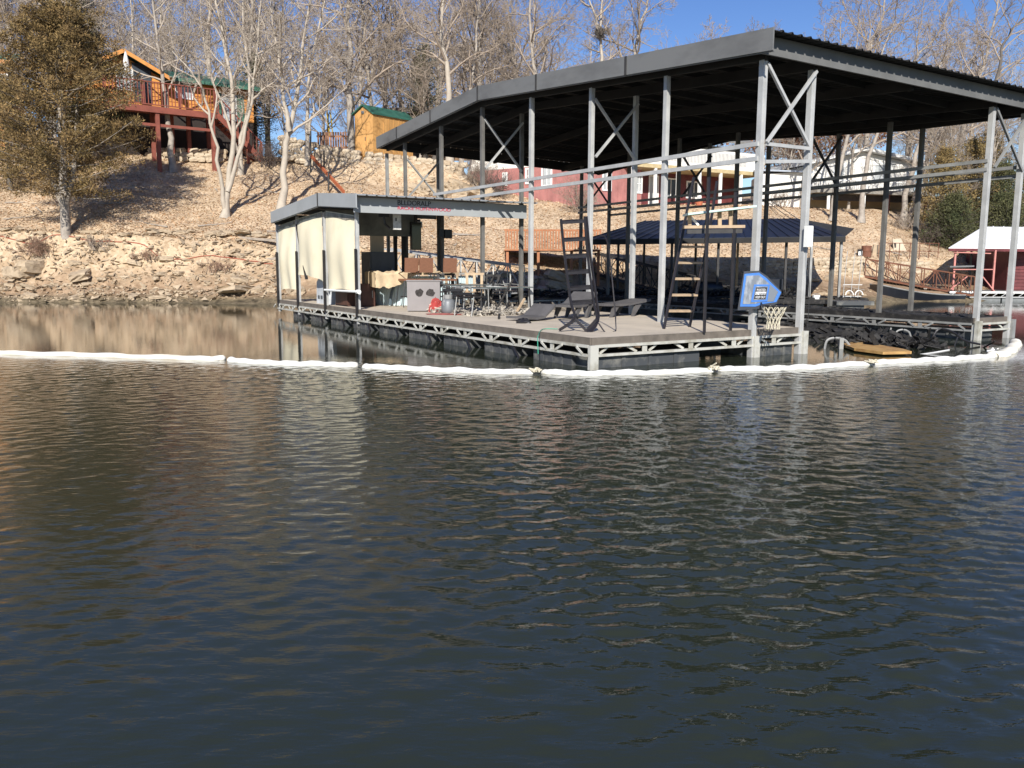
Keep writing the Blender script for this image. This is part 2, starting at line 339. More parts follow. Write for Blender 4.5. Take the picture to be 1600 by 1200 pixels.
# --- main roof height field in dock coordinates
RG0, RG1, RGb0, RGb1, RIDGE = -.5, 16.25, 3.28, 12.35, 9.4
def roof_z(a, b=4.):
    z = np.interp(a, [RG0, RIDGE, RG1], [5.46, 6.22, 5.76]); return float(z-.035*(b-RGb0)*(.35 if a < 1 else 1))
def roof_sheet():
    mb = MB(); per = .229; xs = []
    x = RGb0
    while x < RGb1:
        for dx, dz in ((0, 0), (.165, 0), (.18, .03), (.205, .03)): xs.append((x+dx, dz))
        x += per
    for lo, hi in ((RG0, RIDGE), (RIDGE, RG1)):
        vs = []
        for zz in (0, -.012):
            for a in (lo, hi):
                vs += [(b, a, roof_z(a, b)+dz+zz) for b, dz in xs]
        n = len(xs); f = []
        for i in range(n-1):
            f.append((i, i+1, n+i+1, n+i)); f.append((2*n+i, 3*n+i, 3*n+i+1, 2*n+i+1)); f.append((i, 2*n+i, 2*n+i+1, i+1)); f.append((n+i, n+i+1, 3*n+i+1, 3*n+i))
        mb.add(vs, f)
    return mb
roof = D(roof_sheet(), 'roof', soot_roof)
# purlins and rafters below the sheet
for k in range(17):
    a = RG0+.5+k*(RG1-RG0-.6)/16
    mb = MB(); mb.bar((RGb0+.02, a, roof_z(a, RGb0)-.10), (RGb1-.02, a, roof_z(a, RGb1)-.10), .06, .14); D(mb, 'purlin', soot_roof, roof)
for b in (B1, B2, 7.7, B3, B4):
    mb = MB(); 
    for lo, hi in ((RG0+.42, RIDGE), (RIDGE, RG1-.1)): mb.bar((b, lo, roof_z(lo, b)-.29), (b, hi, roof_z(hi, b)-.29), .08, .2)
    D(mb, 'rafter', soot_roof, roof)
# gable fascia in sheets with visible laps
def fascia_run(b, segs, zt, depth, t, material, parent, side=-1, zf=roof_z):
    for k in range(len(segs)-1):
        a0, a1 = segs[k], segs[k+1]; o = .004*(k % 2)
        mb = MB(); mb.prism([(b-o, a0+.004, zf(a0, b)+zt), (b-o, a1-.004, zf(a1, b)+zt), (b-o, a1-.004, zf(a1, b)+zt-depth), (b-o, a0+.004, zf(a0, b)+zt-depth)], (side*t, 0, 0))
        mb.prism([(b-o-.001, a0+.004, zf(a0, b)+zt-depth-.001), (b-o-.001, a1-.004, zf(a1, b)+zt-depth-.001), (b-o-.001, a1-.004, zf(a1, b)+zt-depth-.02), (b-o-.001, a0+.004, zf(a0, b)+zt-depth-.02)], (side*t+.06, 0, 0))
        D(mb, 'fascia_panel', material, parent)
        if k: mb = MB(); mb.prism([(b+side*(t+.006), a0-.035, zf(a0, b)+zt+.002), (b+side*(t+.006), a0+.035, zf(a0, b)+zt+.002), (b+side*(t+.006), a0+.035, zf(a0, b)+zt-depth-.002), (b+side*(t+.006), a0-.035, zf(a0, b)+zt-depth-.002)], (side*.006, 0, 0)); D(mb, 'seam_strip', sooty, parent)
fascia_run(RGb0-.01, [RG0, 3.3, 6.6, RIDGE, 12.2, 14.6, RG1], .04, .36, .03, fascia_m, roof)
fascia_run(RGb1+.04, [RG0, 3.3, 6.6, RIDGE, 12.2, 14.6, RG1], .04, .36, .03, soot_roof, roof, 1)
EB = RG0+.27
mb = MB(); mb.prism([(RGb0+.03, EB, roof_z(EB, RGb0)-.03), (RGb1, EB, roof_z(EB, RGb1)-.03), (RGb1, EB, roof_z(EB, RGb1)-.33), (RGb0+.03, EB, roof_z(EB, RGb0)-.33)], (0, .05, 0)); D(mb, 'eave_beam', mat('eave beam grey', (.13, .13, .127), .6, .0, .2, 1.5), roof)
mb = MB(); mb.prism([(RGb0+.03, RG1-.1, roof_z(RG1, RGb0)-.03), (RGb1, RG1-.1, roof_z(RG1, RGb1)-.03), (RGb1, RG1-.1, roof_z(RG1, RGb1)-.33), (RGb0+.03, RG1-.1, roof_z(RG1, RGb0)-.33)], (0, .05, 0)); D(mb, 'eave_beam', soot_roof, roof)
# --- posts
POSTA = [0, 1, 2, 3, 4, 5, 6]
for b, rows in ((B1, POSTA), (B2, [0, 2, 4, 6]), (B3, [0, 1, 2, 3, 4, 5, 6]), (B4, [0, 1, 2, 3, 4, 6])):
    for k in rows:
        a = k*GA if k < 6 else 14.9
        if b == B1 and k == 6: a = 14.75
        mb = MB(); zt = roof_z(a, b)-.38
        if k == 0: channel(mb, b, a, -.05, zt, .105)
        else: channel(mb, b, a, .12, zt, .095)
        D(mb, 'post', galv if (b in (B1, B2) and k < 4) or k == 0 else burnt_shade_st)  # inner posts get darker steel: smoke stain plus the roof's shade in the colour
mb = MB(); channel(mb, B1-.0, 16.2, .12, 5.3, .09); D(mb, 'post', galv_dull)
# --- X braces across the finger ends
def xbrace(a, b0, b1, z0, z1, m1):
    mb = MB(); mb.bar((b0+.03, a-.062, z1), (b1-.03, a-.062, z0), .05, .05); D(mb, 'brace', m1)
    mb = MB(); mb.bar((b0+.03, a-.12, z0), (b1-.03, a-.12, z1), .05, .05); D(mb, 'brace', m1)
xbrace(0, B1, B2, 3.74, 5.06, galv)
xbrace(2*GA, B1, B2, 4.0, 5.25, galv); xbrace(4*GA, B1, B2, 4.2, 5.5, galv); xbrace(14.8, B1, B2, 3.75, 5.0, galv_dull)
xbrace(0, B3, B4, 3.75, 5.0, galv_dull); xbrace(2*GA, B3, B4, 3.75, 5.1, sooty); xbrace(4*GA, B3, B4, 3.75, 5.1, sooty); xbrace(14.8, B3, B4, 3.75, 5.1, sooty)
for a, z in ((-.055, 3.72), (-.055, 3.50)):
    mb = MB(); mb.bar((B1+.05, a-.03, z-.08*(z < 3.6)), (B2-.05, a-.03, z), .04, .06); D(mb, 'tie_bar', galv)
# --- long side girders
for b, zz, mm in ((B1-.07, ((3.71, 3.72), (3.48, 3.47)), galv), (B3-.06, ((3.72, 3.9), (3.54, 3.72)), galv_dull), (B4+.06, ((3.70, 3.86), (3.5, 3.66)), galv_dull)):
    for z1, z0 in zz:
        mb = MB(); mb.bar((b, -.02, z0), (b, 12.6 if b < 5 else 15, z1), .045, .075)
        D(mb, 'girder', mm)
# --- decks
PL = 16.9
def deck_slab(b0, b1, a0, a1, material, name='deck'):
    mb = MB(); mb.box(b0+.02, b1-.02, a0+.02, a1-.02, DZ-.05, DZ); return D(mb, name, material)
deck = deck_slab(0, B2, 0, PL, deck_m)
for p0, p1 in (((0, 0), (0, PL)), ((0, 0), (B2+.1, 0)), ((B2, 0), (B2, PL-1)), ((B3-.1, 0), (B3-.1, 15)), ((B3-.1, 0), (B4+.15, 0)), ((B4+.15, 0), (B4+.15, 15))):
    mb = MB(); burnt = p0[0] > 10; mb.bar((p0[0], p0[1], DZ-.052), (p1[0], p1[1], DZ-.052), .05, .115); D(mb, 'rim_board', deck_edge if not burnt or p0[1] == p1[1] else char_m)
# burnt fingers: charred planks, one by one
pm = []
for k in range(5):
    mb = MB(); rr = random.Random(k); n = 7; top = [(-.65+1.3*i/n, rr.uniform(-.02, .03)) for i in range(n+1)]
    vs = [(x, y, z+(dz if z > 0 else 0)) for y in (-.065, .065) for z in (-.035, .0) for x, dz in top]; m_ = n+1
    f = [(i, i+1, m_+i+1, m_+i) for i in range(n)]+[(2*m_+i, 3*m_+i, 3*m_+i+1, 2*m_+i+1) for i in range(n)]+[(m_+i, m_+i+1, 3*m_+i+1, 3*m_+i) for i in range(n)]+[(i, 2*m_+i, 2*m_+i+1, i+1) for i in range(n)]+[(0, m_, 3*m_, 2*m_), (n, 2*m_+n, 3*m_+n, m_+n)]
    mb.add(vs, f); pm.append(mb.mesh('plank', char_m))
for k in range(96):
    a = .12+k*.155
    if random.random() < .06: continue
    link('plank', pm[k % 5], dock, loc=((B3+B4)/2+.02, a, DZ+random.uniform(-.02, .03)), rot=(random.uniform(-.06, .06), random.uniform(-.03, .03), random.uniform(-.05, .05)), scale=(1.06, 1, 1))
for k in range(50):
    b = B2+.3+k*.165
    if b > B3+1.5 or random.random() < .1: continue
    link('plank', pm[k % 5], dock, loc=(b, 15.7, DZ+random.uniform(-.03, .04)), rot=(random.uniform(-.08, .08), random.uniform(-.04, .04), pi/2+random.uniform(-.06, .06)), scale=(1.5, 1, 1))
# --- side trusses: chords, gusset plates and short diagonals
def truss(p0, p1, step=1.02, ztop=DZ-.13, zbot=.215, off=.0, m1=truss_m, floats=True, skip=False):
    p0 = np.array(p0, float); p1 = np.array(p1, float); Lg = np.linalg.norm(p1-p0); d = (p1-p0)/Lg; n = np.array([d[1], -d[0]])
    def P(s, z, o=0): q = p0+d*s+n*(off+o); return (q[0], q[1], z)
    mb = MB(); mb.bar(P(0, ztop), P(Lg, ztop), .05, .045); D(mb, 'top_chord', m1)
    mb = MB(); mb.bar(P(0, zbot), P(Lg, zbot), .06, .04); D(mb, 'bottom_chord', m1)
    s = step; 
    while s < Lg-.2:
        mb = MB(); mb.bar(P(s, zbot+.021), P(s, ztop-.023), .10, .012, up=(n[0], n[1], 0)); D(mb, 'gusset_plate', m1)
        s += step
    s = 0
    while s < Lg-.3:
        mb = MB(); mb.bar(P(s+.12, zbot+.022, -.035), P(s+.28, ztop-.024, -.035), .035, .02, up=(n[0], n[1], 0)); D(mb, 'diagonal_web', m1)
        mb = MB(); mb.bar(P(s+step-.34, ztop-.024, -.035), P(s+step-.14, zbot+.022, -.035), .04, .02, up=(n[0], n[1], 0)); D(mb, 'diagonal_web', m1); s += step
truss((0, .02), (0, PL), off=-.03); truss((0.05, 0), (B2+.05, 0), off=.03)
truss((B3-.1, .02), (B3-.1, 15), 1.22, off=-.03, m1=galv_dull); truss((B3-.05, 0), (B4+.1, 0), 1.3, off=.03); truss((B2+.0, 14.9), (B3, 14.9), 1.22, off=.03, m1=truss_m)
truss((B2, 0.05), (B2, 14.9), 1.22, off=.03, m1=galv_dull); truss((B4+.15, .02), (B4+.15, 15), 1.22, off=.03, m1=galv_dull)
mb = MB(); mb.bar((0, -.06, -.02), (0, -.06, DZ-.11), .16, .07); D(mb, 'corner_leg', truss_m)
mb = MB(); mb.bar((B2+.07, -.07, -.25), (B2+.07, -.07, DZ-.06), .12, .09); D(mb, 'corner_leg', truss_m)
mb = MB(); mb.bar((B1+.05, -.07, -.15), (B1+.05, -.07, DZ-.11), .14, .05); D(mb, 'corner_leg', truss_m)
mb = MB(); mb.bar((B3+.0, -.07, -.3), (B3+.0, -.07, DZ-.06), .16, .09); D(mb, 'corner_leg', truss_m)
mb = MB(); mb.bar((B4+.1, -.07, -.2), (B4+.1, -.07, DZ-.06), .12, .09); D(mb, 'corner_leg', galv_dull)
def float_box(b0, b1, a0, a1):
    mb = MB(); mb.box(b0, b1, a0, a1, -.25, .17)
    along_a = (a1-a0) > (b1-b0); n = 4
    for i in range(1, n):
        if along_a: a = a0+(a1-a0)*i/n; mb.box(b0-.018, b0-.001, a-.035, a+.035, -.25, .17)
        else: b = b0+(b1-b0)*i/n; mb.box(b-.035, b+.035, a0-.018, a0-.001, -.25, .17)
    mb.box(b0-.012, b1+.012, a0-.012, a1+.012, .171, .188); return D(mb, 'float', black_pl)
a = .55
while a < PL-1: float_box(.03, .9, a, a+1.15); a += 1.72
float_box(.12, 2.35, .03, .85); float_box(3.75, 4.7, .03, .9); float_box(4.0, 4.75, 1.7, 3.4)
for a in (4.4, 7.2, 10, 12.8): float_box(3.9, 4.7, a, a+1.5)
for a in (.3, 2.5, 4.9, 7.4, 10, 12.6): float_box(B3+.08, B4-.05, a, a+1.5)
for b in (6, 8.2, 10.3): float_box(b, b+1.4, 15.1, 16.2)
# vertical outer fender posts along the curtain side
for a in (9.85, 12.25, 14.7, 16.75):
    mb = MB(); channel(mb, .0, a, .12, 3.0 if a < 12 else 3.05, .085); D(mb, 'post', galv)
    mb = MB(); mb.box(-.10, -.045, a-.09, a-.03, .30, 2.02); D(mb, 'fender', black_m)
# mooring struts dipping in the water below the left side
for a in (1.9, 3.65, 5.4, 7.1, 8.8, 10.6, 12.3, 14):
    mb = MB(); mb.tube([(-.03, a+.42, .21), (-.10, a+.1, .03), (-.16, a-.1, -.10)], .022, 6); D(mb, 'strut', black_m)
# --- small lower roof over the bar end
def sroof_z(a, b=0): return float(np.interp(a, [9.1, 11.9, 16.4], [3.30, 3.50, 3.23]))
mb = MB(); xs = []; x = -.25
while x < 4.78: xs += [(x, 0), (x+.20, 0), (x+.215, .028), (x+.245, .028)]; x += .262
for lo, hi in ((9.10, 11.9), (11.9, 16.4)):
    vs = [];
    for zz in (0, -.012):
        for a in (lo, hi): vs += [(b, a, sroof_z(a)+dz+zz) for b, dz in xs]
    n = len(xs); f = []
    for i in range(n-1): f += [(i, i+1, n+i+1, n+i), (2*n+i, 3*n+i, 3*n+i+1, 2*n+i+1), (i, 2*n+i, 2*n+i+1, i+1)]
    mb.add(vs, f)
sroof = D(mb, 'lower_roof', mat('grey roof sheet', (.30, .31, .31), .5, .2, .15, 2))
fascia_run(-.27, [9.11, 11.9, 16.4], .03, .34, .03, fascia_l, sroof, zf=sroof_z)
mb = MB(); mb.box(-.23, 4.80, 9.42, 9.47, 2.90, 3.27); D(mb, 'eave_beam', fascia_l, sroof)
mb = MB(); mb.box(-.23, 4.80, 16.2, 16.25, 2.86, 3.18); D(mb, 'eave_beam', sooty, sroof)
for a in (10.6, 11.9, 13.4, 14.9):
    mb = MB(); mb.box(-.2, 4.75, a-.03, a+.03, sroof_z(a)-.2, sroof_z(a)-.03); D(mb, 'purlin', fascia_m, sroof)
mb = MB(); mb.box(.12, 2.9, 12.5, 12.55, 2.45, 3.15); D(mb, 'back_panel', mat('grey stained backing', (.16, .17, .16), .8, 0, .4, 2), sroof)
# lettering on the lower eave beam
def text_mesh(body, size, material, name, parent, loc, rot, sx=1., extr=.004):
    cu = bpy.data.curves.new(name, 'FONT'); cu.body = body; cu.size = size; cu.extrude = extr; cu.align_x = 'LEFT'
    ob = bpy.data.objects.new(name, cu); COL.objects.link(ob); dg = bpy.context.evaluated_depsgraph_get(); dg.update()
    me_ = bpy.data.meshes.new_from_object(ob.evaluated_get(dg)); bpy.data.objects.remove(ob); me_.materials.clear(); me_.materials.append(material)
    o = link(name, me_, parent, loc=loc, rot=rot); o.scale = (sx, 1, 1); return o
ink = mat('black lettering', (.012, .012, .014), .6, 0, .05, 2); ink_r = mat('red lettering', (.5, .02, .06), .6, 0, .05, 2)
text_mesh('BLLDORALP', .175, ink, 'lettering', sroof, (.92, 9.414, 3.125), (pi/2, 0, 0), 1.0)
text_mesh('RACKE MUFFINWOOD', .115, ink_r, 'lettering', sroof, (.92, 9.414, 3.01), (pi/2, 0, 0), 1.28)
# --- canvas curtains on the left side
def curtain(a0, a1, z0a, z0b, z1a, z1b, seed, label):
    mb = MB(); n, m_ = 26, 26; v = []; rr = random.Random(seed); ph = rr.uniform(0, 6)
    for i in range(n+1):
        for j in range(m_+1):
            t = i/n; s = j/m_; a = a0+(a1-a0)*t; zt = z1a+(z1b-z1a)*t; zb = z0a+(z0b-z0a)*t+.05*sin(t*pi); z = zb+(zt-zb)*s
            v.append((-.03+.05*sin(t*4*pi+ph+s*2)*(1-s)*.8+.04*sin(s*7+ph)*.4-.10*sin(s*pi)*sin(t*pi), a, z))
    f = [(i*(m_+1)+j, i*(m_+1)+j+1, (i+1)*(m_+1)+j+1, (i+1)*(m_+1)+j) for i in range(n) for j in range(m_)]
    mb.add(v, f); o = D(mb, 'curtain', canvas, smooth=True, label=label)
    mb = MB(); mb.add([(-.045, a0, z1a-.02), (-.045, a1, z1b-.02)]+[(-.05+.0*i, a1+(a0-a1)*i/8, (z1b+(z1a-z1b)*i/8)-.10-.07*rr.random()) for i in range(9)], [tuple(range(11))]); D(mb, 'soot_hem', canvas_d, o)
    return o
curtain(9.95, 12.1, .95, .92, 2.86, 3.08, 1, 'cream canvas curtain hanging straight by the bar')
curtain(12.35, 14.55, 1.15, 1.32, 3.08, 2.98, 2, 'cream curtain with its corner pulled aside')
curtain(14.8, 16.6, .85, .8, 2.95, 2.85, 3, 'cream curtain at the far left end')
mb = MB(); mb.tube([(-.1, 12.1, .93), (-.12, 9.6, .95)], .03, 8); D(mb, 'curtain_rod', white_m)
mb = MB(); mb.tube([(-.12, 9.62, .95), (-.12, 9.48, .95)], .055, 8); D(mb, 'rod_end', white_m)
# --- black diagonal strap drawn as the dark slit in the curtain gap
mb = MB(); mb.bar((-.02, 14.66, 2.8), (-.02, 13.9, 1.2), .08, .05); D(mb, 'slit_bar', black_m)
# --- posts under the lower roof and fixtures hung on them
for b, a in ((2.05, 15.6), (2.7, 13.0), (3.05, 14.4)):
    mb = MB(); mb.box(b-.05, b+.05, a-.05, a+.05, DZ, sroof_z(a)-.05); D(mb, 'post', sooty)
def dthing(name, label, cat, b, a, z=DZ, rz=0., group=None):
    q = dk(b, a, z); return thing(name, label, cat, q, TH+rz, group)
# ================================================================== OBJECTS ON THE DOCK
# curved bar with tan cover
def curved_bar():
    b0, a0 = dpx(607, 478); t = dthing('bar_counter', 'curved pale blue bar counter with a tan cloth thrown over its left end', 'bar', b0, a0)
    path = [(0.0, .0), (-.0, .35)] ; mb = MB(); pts = []
    for i in range(13):
        th = pi/2*i/12; pts.append((.55-.55*cos(th)-.02, -.55*sin(th)+.55))
    pts = [(-.02, 1.2)]+pts+[(2.7, 0)]
    P = np.array(pts); 
    v = []; 
    for x, y in P: v += [(x, y, .0), (x, y, .82)]
    mb.add(v, [(2*i, 2*i+2, 2*i+3, 2*i+1) for i in range(len(P)-1)])
    o = mb.build('bar_panel', lblue, t)
    rb = MB()
    for i in range(len(P)-1):
        d = P[i+1]-P[i]; n_ = max(1, int(np.linalg.norm(d)/.075))
        for q in range(n_):
            c = P[i]+d*q/n_; rb.bar((c[0]-.008, c[1]-.012, .01), (c[0]-.008, c[1]-.012, .80), .02)
    rb.build('rib', lblue, o)
    mb = MB(); m1 = [(x-.10*(x < .3), y-.14, .86) for x, y in P]+[(2.7, .55, .86), (.5, 1.2, .86)]
    mb.prism(m1, (0, 0, .05)); mb.build('counter_top', mat('grey counter top', (.30, .29, .27), .6), t)
    mb = MB(); arc = [(.02+.0, -.03, .05)]
    for i in range(8): th = pi/2*i/7; arc.append((.05+.45*(1-cos(th)), -.05, .05+.75*sin(th)))
    mb.tube(arc, .04, 6); mb.build('edge_trim', mat('dark slate trim', (.08, .11, .13), .6), t)
    return t
curved_bar()
def cloth_over(name, label, b, a, L_, W_, z, seed=3, hang=.4):
    t = dthing(name, label, 'cloth', b, a, z); mb = MB(); n, m_ = 36, 18; v = []; rg = np.random.default_rng(seed)
    for i in range(n+1):
        u_ = i/n; hg = hang*(1 if u_ < .28 else max(.16, 1-(u_-.28)*2.6))*(1+.06*sin(i*1.1))
        for j in range(m_+1):
            s_ = j/m_
            if s_ < .4: y = -W_/2-.02-.02*sin(i*.9+s_*3); zz_ = -hg*(.4-s_)/.4
            else: y = -W_/2+W_*(s_-.4)/.6; zz_ = .025*sin(i*.6)+.02*sin(j*.9+i*.5)
            v.append((L_*u_+.008*sin(j*2.+i), y, zz_+.012*sin(i*1.7-j)))
    mb.add(v, [(i*(m_+1)+j, i*(m_+1)+j+1, (i+1)*(m_+1)+j+1, (i+1)*(m_+1)+j) for i in range(n) for j in range(m_)])
    mb.add([(-.01, -W_/2-.02, -hang), (-.01, -W_/2-.02, .0), (-.01, W_/2, .0), (-.01, W_/2, -hang*.9)], [(0, 1, 2, 3)])
    o = mb.build('cloth_sheet', tan_cloth, t, smooth=True); return t
bb, aa = dpx(603, 480)
cloth_over('cloth_cover', 'wrinkled tan cloth draped over the pale blue bar', bb-.25, aa+.45, 2.0, .7, DZ+.93)
# bar stools
def stool(label, px, first=None):
    b, a = dpx(px, 478); a -= .55; b += .0
    if first: t = copy_tree(first, label=label); t.location = tuple(dk(b, a, DZ)); return t
    t = dthing('bar_stool', label, 'bar stool', b, a, DZ, 0, 'bar stools in front of the pale blue bar')
    mb = MB(); mb.prism([(-.2, -.2, .93), (.2, -.2, .93), (.2, -.23, 1.32), (-.2, -.23, 1.32)], (0, -.035, 0)); mb.build('backrest', brown_fab, t)
    mb = MB(); mb.box(-.22, .22, -.2, .22, .71, .76); mb.build('seat', brown_fab, t)
    for sx in (-1, 1):
        for sy in (-1, 1):
            mb = MB(); mb.tube([(sx*.19, sy*.18, .71), (sx*.26, sy*.25, 0)], .014, 5); mb.build('leg', black_m, t)
    mb = MB(); mb.tube([(sin(q)*.21, cos(q)*.21, .28) for q in np.linspace(0, 2*pi, 13)], .011, 4); mb.tube([(-.21, .2, .9), (-.21, -.22, .96), (.21, -.22, .96), (.21, .2, .9)], .012, 5); mb.build('frame_ring', black_m, t)
    return t
s0 = stool('brown backed bar stool at the curved left end of the bar', 626)
stool('brown backed bar stool, middle of the three', 648, s0)
stool('brown backed bar stool, nearest to the burnt chairs', 684, s0)
# grey box with scorch marks
b_, a_ = dpx(637, 487); t = dthing('storage_box', 'grey metal box with two round scorch marks on its front', 'box', b_, a_, DZ, -TH*.92)
mb = MB(); mb.box(0, .80, 0, .55, .02, .74); bx = mb.build('body', greybox, t)
mb = MB(); mb.box(-.02, .84, -.02, .57, .741, .765); mb.build('lid', greybox, t)
def splat(cx, cz, r, seed): 
    rr = random.Random(seed); return [(cx+r*cos(q)*(.8+.35*rr.random()), -.004, cz+r*sin(q)*(.75+.35*rr.random())) for q in np.arange(0, 6.2, .45)]
for cx_, sd in ((.30, 1), (.57, 2)):
    mb = MB(); mb.prism(splat(cx_, .46, .105, sd), (0, .003, 0)); mb.build('scorch_mark', mat('scorch', (.035, .03, .028), .9, 0, .6, 14), bx)
# red cloth heap, propane tank
def heap(name, label, cat, P, rx, ry, rz, material, seed, n=16, jag=.35):
    t = MB(); rr = np.random.default_rng(seed); v = []; k = n
    rings = 6
    for i in range(rings+1):
        th = i/rings*pi/2
        for j in range(k): q = 2*pi*j/k; s = 1+jag*(rr.random()-.5); v.append((rx*cos(q)*cos(th)*s, ry*sin(q)*cos(th)*s, max(0, rz*sin(th)*s)))
    f = [(i*k+j, i*k+(j+1) % k, (i+1)*k+(j+1) % k, (i+1)*k+j) for i in range(rings) for j in range(k)]
    f.append(tuple(range(k))[::-1]); t.add(v, f); o = t.build(name, material); o.location = tuple(P); tag(o, label, cat); return o
b_, a_ = dpx(684, 488); heap('crumpled_cloth', 'crumpled red and cream cloth between grey box and gas tank', 'cloth', dk(b_, a_+.1, DZ), .17, .16, .33, red_cloth, 4)
b_, a_ = dpx(722, 492); heap('burnt_rug', 'flat scorched red rug under the burnt table', 'rug', dk(b_, a_+.2, DZ), .75, .28, .03, mat('scorched red rug', (.30, .09, .075), .95, 0, .3, 8), 5, 22)
b_, a_ = dpx(701, 491); t = dthing('propane_tank', 'grey propane gas tank with collar beside the crumpled red cloth', 'gas tank', b_, a_)
mb = MB(); mb.lathe((0, 0, 0), [(.11, 0), (.155, .06), (.16, .12), (.16, .27), (.13, .34), (.05, .37)]); mb.build('cylinder', mat('grey tank', (.17, .18, .19), .5, .2, .3, 5, col2=(.5, .47, .42), thr=(.55, .7)), t, smooth=True)
mb = MB(); mb.lathe((0, 0, .36), [(.10, 0), (.105, .09), (.095, .09), (.09, 0)]); mb.build('collar', galv_dull, t)
# burnt tables, chairs
def burnt_table(label, px, py, L_=1.3, W_=.8, H=.62, rz=0):
    b_, a_ = dpx(px, py); t = dthing('burnt_table', label, 'table', b_, a_, DZ, rz)
    mb = MB(); mb.box(0, L_, 0, W_, H, H+.03); mb.build('table_top', mat('sooty glass top', (.10, .115, .115), .25, 0, .4, 5), t)
    for x in (.08, L_-.08):
        for y in (.08, W_-.08): mb = MB(); mb.tube([(x, y, H), (x+.05*(1 if x > .5 else -1), y, 0)], .018, 5); mb.build('leg', black_m, t)
    mb = MB(); mb.tube([(.08, .08, .3), (L_-.08, W_-.08, .3)], .014, 5); mb.build('cross_bar', black_m, t)
    return t
burnt_table('low dark table with a sooty glass top beside the gas tank', 700, 487)
burnt_table('scorched long table frame in front of the galvanised ramp', 752, 489, 1.5, .7, .58)
def wire_chair(label, px, py, rz, material, H=.9, slats=3, group=None):
    b_, a_ = dpx(px, py); t = dthing('burnt_chair', label, 'chair', b_, a_, DZ, rz, group)
    for k in range(slats): x = -.2+.4*k/(slats-1); mb = MB(); mb.bar((x, .22, .42), (x, .28, H), .07, .02, up=(0, 1, 0)); mb.build('back_slat', material, t)
    mb = MB(); mb.bar((-.26, .285, H), (.26, .285, H), .03, .06); mb.build('top_rail', material, t)
    mb = MB(); mb.box(-.26, .26, -.25, .22, .40, .43); mb.build('seat', material, t)
    for sx in (-1, 1):
        mb = MB(); mb.tube([(sx*.27, -.28, 0), (sx*.27, -.25, .6), (sx*.27, .25, .62)], .014, 5); mb.build('leg', galv_dull, t); mb = MB(); mb.tube([(sx*.26, .3, 0), (sx*.26, .22, .43)], .014, 5); mb.build('leg', galv_dull, t)
    return t
wire_chair('tan slatted chair with a burnt frame behind the low dark table', 716, 478, .2, wood_pale)
wire_chair('second tan slatted chair leaning by the galvanised post', 742, 481, -.5, wood_pale)
wire_chair('bare scorched metal chair frame at the edge of the ash heap', 775, 486, 1.1, black_m, .62, 2)
wire_chair('black metal chair skeleton half behind the gas tank', 715, 489, 2.3, black_m, .55, 2)
for lab, px, py, rz, H_ in (('tipped black chair frame in front of the long table frame', 738, 493, 1.9, .5), ('thin black stool skeleton under the dark table', 730, 488, .6, .5), ('leaning grey metal chair frame by the foot of the ramp', 762, 479, -1.1, .85), ('far black chair frame between ramp and galvanised post', 790, 478, .4, .8), ('scorched chair frame beside the last bar stool', 700, 480, -.3, .88)):
    wire_chair(lab, px, py, rz, black_m if 'black' in lab else sooty, H_, 2)
rr = random.Random(33)
for k, lab in enumerate(('long scorched pole lying slanted across the ash', 'short scorched pole stuck upright in the ash heap', 'bent scorched rod leaning on the long table frame', 'thin pole leaning on the post behind the burnt chairs', 'pale board end sticking out of the ash near the loungers', 'blackened pole lying toward the patio edge')):
    px, py = ((790, 488), (772, 492), (758, 488), (748, 480), (806, 492), (780, 499))[k]; b_, a_ = dpx(px, py); q = dk(b_, a_, DZ+.02); d = np.array([rr.uniform(-.7, .7), rr.uniform(-.3, .5), (.25, .8, .7, 1.1, .35, .06)[k]]); mb = MB(); mb.bar((0, 0, 0), d, .045, .04); o = mb.build('burnt_pole', wood_pale if k == 4 else char_m); o.location = tuple(q); tag(o, lab, 'pole')
# white ash on the patio
def rubble(name, label, b0, b1, a0, a1, n, size, material, z=DZ, hmax=.12, seed=1, cat='rubble', parent=None, kind='stuff'):
    rr = np.random.default_rng(seed); mb = MB()
    for _ in range(n):
        b, a = rr.uniform(b0, b1), rr.uniform(a0, a1); s = size*rr.uniform(.3, 1.3); q = np.array([b, a, z+rr.uniform(0, hmax)]); d = rr.normal(size=3); d[2] *= .3; d /= np.linalg.norm(d)
        mb.bar(q-d*s, q+d*s, s*rr.uniform(.25, .7), s*rr.uniform(.1, .4), up=rr.normal(size=3))
    o = mb.build(name, material, dock if parent else None)
    if not parent: o.location = (CX, CY, 0); o.rotation_euler = (0, 0, TH); tag(o, label, cat)
    o['kind'] = kind; return o
b0, a0 = dpx(780, 492)
rubble('ash_debris', 'pale ash and burnt scraps spread over the deck by the black loungers', b0-.9, b0+1.1, a0-.3, a0+1.9, 900, .07, ash_m, seed=2)
rubble('charred_debris', 'black charred debris heaped along the burnt far walkway', B2+.2, B3+.4, 15.0, 16.4, 300, .11, char_m, hmax=.22, seed=3)
rubble('charred_scraps', 'charred scraps lying along the burnt right finger', B3, B4, .4, 14.5, 320, .05, char_m, hmax=.04, seed=4)
rubble('fallen_boards', 'scorched pale boards and scraps in the back corner of the patio', 2.6, B2, 6.4, 14.5, 420, .12, mat('scorched boards', (.10, .085, .07), .9, 0, .5, 6, col2=(.45, .38, .28), thr=(.5, .7)), hmax=.10, seed=5)
